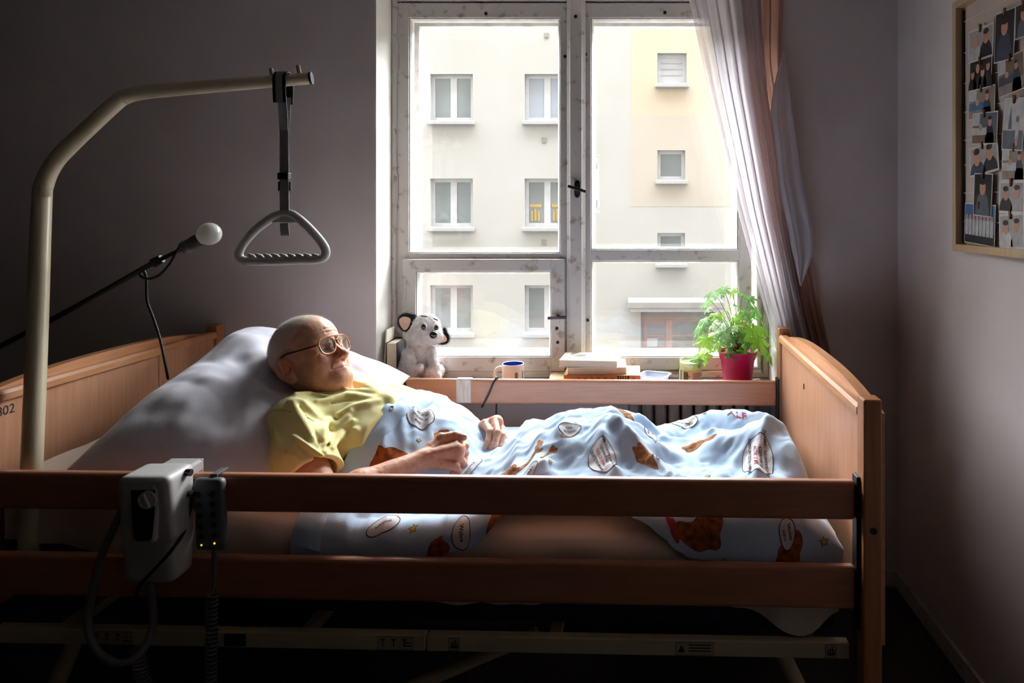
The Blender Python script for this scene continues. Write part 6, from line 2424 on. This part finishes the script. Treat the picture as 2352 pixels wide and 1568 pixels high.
# ------------------------------------------------------------------ curtains
def sheer_mat():
    m = bpy.data.materials.new('sheer_voile')
    m.use_nodes = True
    N, L = m.node_tree.nodes, m.node_tree.links
    N.remove(N['Principled BSDF'])
    out = N['Material Output']
    tr = N.new('ShaderNodeBsdfTransparent')
    tr.inputs[0].default_value = (.97, .97, .97, 1)
    df = N.new('ShaderNodeBsdfDiffuse')
    df.inputs[0].default_value = srgb(226, 218, 222)
    tl = N.new('ShaderNodeBsdfTranslucent')
    tl.inputs[0].default_value = srgb(206, 200, 204)
    m1, m2 = N.new('ShaderNodeMixShader'), N.new('ShaderNodeMixShader')
    m1.inputs[0].default_value = .40
    L.new(df.outputs[0], m1.inputs[1]); L.new(tl.outputs[0], m1.inputs[2])
    tc = N.new('ShaderNodeTexCoord')
    nz = N.new('ShaderNodeTexNoise')
    nz.inputs['Scale'].default_value = 60
    mp = N.new('ShaderNodeMapping')
    mp.inputs['Scale'].default_value = (1, 1, .15)
    L.new(tc.outputs['Object'], mp.inputs[0]); L.new(mp.outputs[0], nz.inputs['Vector'])
    at_ = N.new('ShaderNodeAttribute')                 # how many gathered layers lie over each other
    at_.attribute_name = 'layers'
    ad = N.new('ShaderNodeMath')
    ad.operation = 'MULTIPLY_ADD'
    ad.inputs[1].default_value = .35
    L.new(nz.outputs['Fac'], ad.inputs[0]); L.new(at_.outputs['Fac'], ad.inputs[2])
    cl_ = N.new('ShaderNodeClamp')
    cl_.inputs['Max'].default_value = .985
    L.new(ad.outputs[0], cl_.inputs['Value'])
    L.new(cl_.outputs[0], m2.inputs[0])
    L.new(tr.outputs[0], m2.inputs[1]); L.new(m1.outputs[0], m2.inputs[2])
    L.new(m2.outputs[0], out.inputs[0])
    return m
M_sheer = sheer_mat()
M_drape = mat('peach_drape', srgb(190, 150, 134), 0.85, srgb(168, 122, 106), 6, stretch=(1, 1, .3), trans=.3)
M_lining = mat('white_lining', srgb(206, 200, 206), 0.85, srgb(196, 190, 196), 6, trans=.35)
def cloth(name, Lp, Rp, Y0, amp, nf, nsx, nsv, m, ph=0., rag=0.0, conv=0.0):
    """hanging cloth between two edge polylines given in photo pixels at depth Y0"""
    vs = np.linspace(Lp[0][1], Lp[-1][1], nsv)
    lu = np.interp(vs, [p[1] for p in Lp], [p[0] for p in Lp])
    ru = np.interp(vs, [p[1] for p in Rp], [p[0] for p in Rp])
    t = np.linspace(0, 1, nsx)
    V = []
    for i, v in enumerate(vs):
        f_ = i / (nsv - 1)
        for k in t:
            kk = k + .035 * math.sin(k * 2 * PI * nf + ph + 1.2 * f_)
            u = lerp(lu[i], ru[i], kk)
            dy = amp * math.sin(k * 2 * PI * nf + ph + .8 * f_ + 1.5 * math.sin(3 * k)) + amp * .4 * math.sin(k * 2 * PI * nf * 2.3 + 2 * f_) + .3 * amp * float(NZ(np.array(k * 9.), np.array(f_ * 5.), np.array(.5 + ph)))
            Y = Y0 + dy
            q_ = W(u, v, Y0)
            V.append((q_.x, Y, q_.z))
    Fs = [(i * nsx + k, i * nsx + k + 1, (i + 1) * nsx + k + 1, (i + 1) * nsx + k) for i in range(nsv - 1) for k in range(nsx - 1)]
    return link(name, to_mesh(name, V, Fs), None, m, smooth=True)
sc_ = cloth('sheer_curtain', [(1548, -150), (1582, 0), (1625, 200), (1690, 470), (1752, 700), (1790, 830), (1808, 960)],
            [(1735, -150), (1748, 0), (1762, 200), (1802, 500), (1845, 720), (1868, 830), (1880, 960)], 2.560, .016, 6.5, 150, 70, M_sheer)
ka = np.tile(np.linspace(0, 1, 150), 70)
lay_ = .38 + .55 * np.clip((ka - .10) / .22, 0, 1)
ca2 = sc_.data.color_attributes.new('layers', 'FLOAT_COLOR', 'POINT')
ca2.data.foreach_set('color', np.repeat(lay_, 4).astype(np.float32))
tag(sc_, 'white sheer curtain drawn aside across the right edge of the window', 'curtain')
dr1 = cloth('peach_drape', [(1672, -150), (1684, 0), (1706, 200), (1758, 500), (1806, 700), (1836, 800), (1856, 960)],
            [(1812, -150), (1802, 0), (1796, 140), (1838, 420), (1868, 600), (1888, 720), (1912, 830), (1920, 960)], 2.588, .007, 4.6, 110, 60, M_drape, ph=1.)
tag(dr1, 'faded peach drape hanging behind the sheer curtain', 'curtain')
ln_ = cloth('curtain_lining', [(1798, 118), (1776, 200), (1768, 262), (1786, 420), (1814, 560), (1834, 640), (1838, 656)],
            [(1802, 118), (1812, 200), (1820, 260), (1842, 420), (1869, 540), (1868, 585), (1841, 656)], 2.540, .004, 1.3, 40, 50, M_lining, ph=.3)
tag(ln_, 'loose white lining panel hanging over the peach drape', 'curtain')

# ------------------------------------------------------------------ framed photo board on the right wall
M_frm = wood('pale_oak_frame', srgb(196, 164, 128), srgb(182, 150, 114), (10, 10, 1.2), scale=8)
M_back = mat('board_back', srgb(196, 178, 168), 0.8)
M_string = mat('white_string', srgb(222, 216, 208), 0.8)
M_peg = mat('wooden_peg', srgb(130, 84, 60), 0.7)
M_white_b = mat('photo_paper', srgb(214, 206, 202), 0.35)
FX = RX
def wallpt(u, v, off=0.0):
    """point on the right wall (minus off) seen at pixel (u, v)"""
    X = FX - off
    Y = X * F / (u - PU)
    return Vector((X, Y, ZC - (v - PV) * Y / F))
y_far, y_near, z_lo, z_hi = 2.105, 1.50, 1.303, 2.065
fb_ = empty('photo_board', (FX, (y_far + y_near) / 2, z_lo))
tag(fb_, 'oak framed photo board hanging on the side wall', 'picture frame')
FI = Matrix.Translation((FX, (y_far + y_near) / 2, z_lo)).inverted()
for (ya, yb, za, zb_) in ((y_far - .022, y_far, z_lo, z_hi), (y_near, y_near + .022, z_lo, z_hi), (y_near + .022, y_far - .022, z_lo, z_lo + .022), (y_near + .022, y_far - .022, z_hi - .022, z_hi)):
    s = MB(); s.box((FX - .032, ya, za), (FX - .0005, yb, zb_), bev=.0015); s.build('frame_side', M_frm, fb_, M=FI)
s = MB(); s.box((FX - .006, y_near + .02, z_lo + .02), (FX - .001, y_far - .02, z_hi - .02)); s.build('backing', M_back, fb_, M=FI)
s = MB(); s.box((FX - .012, y_far - .030, z_lo + .03), (FX - .006, y_far - .022, z_hi - .03)); s.build('inner_edge', M_blackc, fb_, M=FI)
yy0, yy1 = y_near + .022, y_far - .022
strz = [2.000, 1.905, 1.812, 1.725, 1.640, 1.565, 1.480, 1.395]
for z in strz:
    s = MB(); s.tube([(FX - .010, yy0, z + .006), (FX - .010, (yy0 + yy1) / 2, z - .004), (FX - .010, yy1, z)], .0011, 6); s.build('string', M_string, fb_, M=FI)
tones = [srgb(38, 34, 38), srgb(96, 104, 112), srgb(150, 132, 120), srgb(60, 72, 92), srgb(176, 170, 168), srgb(44, 58, 78), srgb(120, 96, 78), srgb(70, 110, 150), srgb(200, 196, 196)]
M_tone = [mat('photo_tone_%d' % k, t_c, 0.3, shade(t_c, .75), 40) for k, t_c in enumerate(tones)]
M_facep = mat('photo_face', srgb(196, 148, 124), 0.3)
M_hairp = mat('photo_hair', srgb(46, 34, 30), 0.3)
photos = [  # corner pixels u0,v0,u1,v1, tilt, kind, label
    (2223, 62, 2281, 138, 3, 'pair', 'photo print of two smiling people in dark clothes, top of the left row'),
    (2284, 25, 2330, 140, 4, 'one', 'tall dark photo print of one person in a grey top'),
    (2331, 5, 2372, 85, 2, 'one', 'photo print of a face clipped beside the tall dark print'),
    (2226, 136, 2277, 205, 3, 'group', 'photo print of four people in black clipped under the pair portrait'),
    (2292, 128, 2352, 215, -3, 'scene', 'photo print of a brown and grey interior scene'),
    (2224, 200, 2284, 273, 4, 'scene', 'photo print of a person reading beside a bed'),
    (2232, 258, 2290, 331, 5, 'scene', 'photo print of a bed with blue bedding and a person standing'),
    (2303, 225, 2352, 345, 7, 'tower', 'photo print of a person before a tall thin tower under pale sky'),
    (2226, 330, 2292, 400, -5, 'pair', 'white bordered photo print of a man and a woman'),
    (2300, 335, 2358, 415, 3, 'scene', 'photo print of a person lying in a blue hospital bed'),
    (2236, 398, 2278, 497, 4, 'one', 'photo print of an old face above a dark passport'),
    (2294, 415, 2352, 490, 2, 'pair', 'photo print of a dark haired woman beside a man in white'),
    (2214, 468, 2284, 562, 3, 'crowd', 'photo print of a row of people in white under blue sky'),
    (2294, 490, 2352, 572, -2, 'pair', 'photo print of an old man and a bearded man')]
PEGN = ['print of two people in dark clothes', 'tall dark portrait print', 'face print beside the tall dark portrait', 'print of four people in black', 'brown and grey interior print', 'print of a person reading by a bed', 'print of a bed with blue bedding', 'print with the thin tower', 'white bordered print of a man and woman', 'print of a blue hospital bed', 'print of an old face above a passport', 'print of a dark haired woman and a man', 'print of a row in white', 'print of an old man and a bearded man']
for k, (u0, v0, u1, v1, tilt, kind, lab) in enumerate(photos):
    offx = .016 + .0012 * (k % 4)
    A_, B_ = wallpt(u0, v0, offx), wallpt(u1, v1, offx)
    pc = wallpt((u0 + u1) / 2, (v0 + v1) / 2, offx)
    w_ = abs(A_.y - B_.y)
    h_ = (v1 - v0) * pc.y / F
    o = empty('photo_print', matrix=Matrix.Translation(pc) @ Matrix.Rotation(-PI / 2, 4, 'Z') @ Matrix.Rotation(D(tilt), 4, 'Y'))
    tag(o, lab, 'photo')
    bd = .003 if kind != 'pair' else .006
    s = MB(); s.box((-w_ / 2, 0, -h_ / 2), (w_ / 2, .0006, h_ / 2)); s.build('paper', M_white_b, o)
    rr_ = random.Random(k * 7 + 1)
    def quad(x0, x1, z0, z1, m, off, name='print'):
        s = MB(); s.add([(x0, -off, z0), (x1, -off, z0), (x1, -off, z1), (x0, -off, z1)], [(0, 1, 2, 3)]); return s.build(name, m, o)
    def blob(cx, cz, rx, rz, m, off, name='print', top=None):
        s = MB(); n = 18
        P_ = [(cx + rx * math.cos(2 * PI * i / n), -off, cz + rz * math.sin(2 * PI * i / n)) for i in range(n)]
        if top is not None: P_ = [(p[0], p[1], max(p[2], top)) for p in P_]
        s.add(P_, [tuple(range(n))]); return s.build(name, m, o)
    a, b = w_ / 2 - bd, h_ / 2 - bd
    bgm = {'pair': M_tone[4], 'one': M_tone[0], 'group': M_tone[0], 'scene': M_tone[rr_.choice((1, 2, 6))], 'tower': M_tone[8], 'crowd': M_tone[7]}[kind]
    quad(-a, a, -b, b, bgm, .0003)
    def figure(cx, hz, r, mt, hair=True):
        blob(cx, -b, r * 1.9, (hz + b) - r * .4, mt, .0005, top=-b)
        blob(cx, hz, r * .82, r * 1.1, M_facep, .0008)
        if hair: blob(cx, hz + r * .85, r * .80, r * .45, M_hairp, .0011)
    if kind == 'pair':
        figure(-a * .48, b * .22, w_ * .14, M_tone[rr_.choice((0, 3, 8))], rr_.random() < .6); figure(a * .48, b * .34, w_ * .13, M_tone[rr_.choice((0, 5, 4))])
    elif kind == 'one':
        figure(0, b * .35, w_ * .2, M_tone[rr_.choice((1, 3))])
    elif kind == 'group':
        for q_ in range(4): figure(-a * .72 + a * .48 * q_, b * (.1 + .35 * (q_ % 2)), w_ * .1, M_tone[0], q_ != 1)
    elif kind == 'scene':
        quad(-a, a, -b, -b * .3, M_tone[rr_.choice((2, 6))], .0005); quad(-a, a * .2, -b * .45, b * .05, M_tone[rr_.choice((7, 3, 8))], .0007)
        quad(-a, -a * .4, b * .2, b, M_tone[8], .0005); figure(a * .45, b * .42, w_ * .09, M_tone[rr_.choice((0, 5))]); blob(-a * .3, b * .08, w_ * .07, w_ * .07, M_facep, .0009)
    elif kind == 'tower':
        quad(-a, a, -b, -b * .25, M_tone[1], .0005); s = MB(); s.add([(-a * .5, -.0007, -b * .2), (-a * .1, -.0007, -b * .2), (-a * .28, -.0007, b * .7), (-a * .32, -.0007, b * .7)], [(0, 1, 2, 3)]); s.build('print', M_tone[1], o)
        quad(a * .25, a * .6, -b * .6, b * .1, M_tone[8], .0008); blob(a * .42, b * .2, w_ * .07, w_ * .09, M_tone[6], .0009); quad(a * .3, a * .55, -b * .85, -b * .5, M_facep, .0009)
    elif kind == 'crowd':
        quad(-a, a, -b, -b * .45, M_tone[0], .0005)
        for q_ in range(8):
            x = -a * .85 + q_ * a * .24
            quad(x - a * .1, x + a * .1, -b * .6, b * .25, M_tone[8], .0006 + .0001 * (q_ % 2)); blob(x, b * .33, w_ * .04, w_ * .05, M_facep, .0009)
    # wooden peg
    s = MB()
    pz = h_ / 2 - .004
    for sg in (-1, 1):
        s.box((-.002, -.004, -.011), (.002, .0005, .011), bev=.0006, M=Matrix.Translation((rr_.uniform(-.1, .1) * w_ * 0 + sg * .0015, -.001, pz)) @ Matrix.Rotation(D(7 * sg), 4, 'Y'))
    pg_ = s.build('clothes_peg', M_peg)
    pg_.matrix_world = o.matrix_world.copy()
    tag(pg_, 'small brown clothes peg clipping the ' + PEGN[k], 'clothes peg', 'pegs on the photo board')
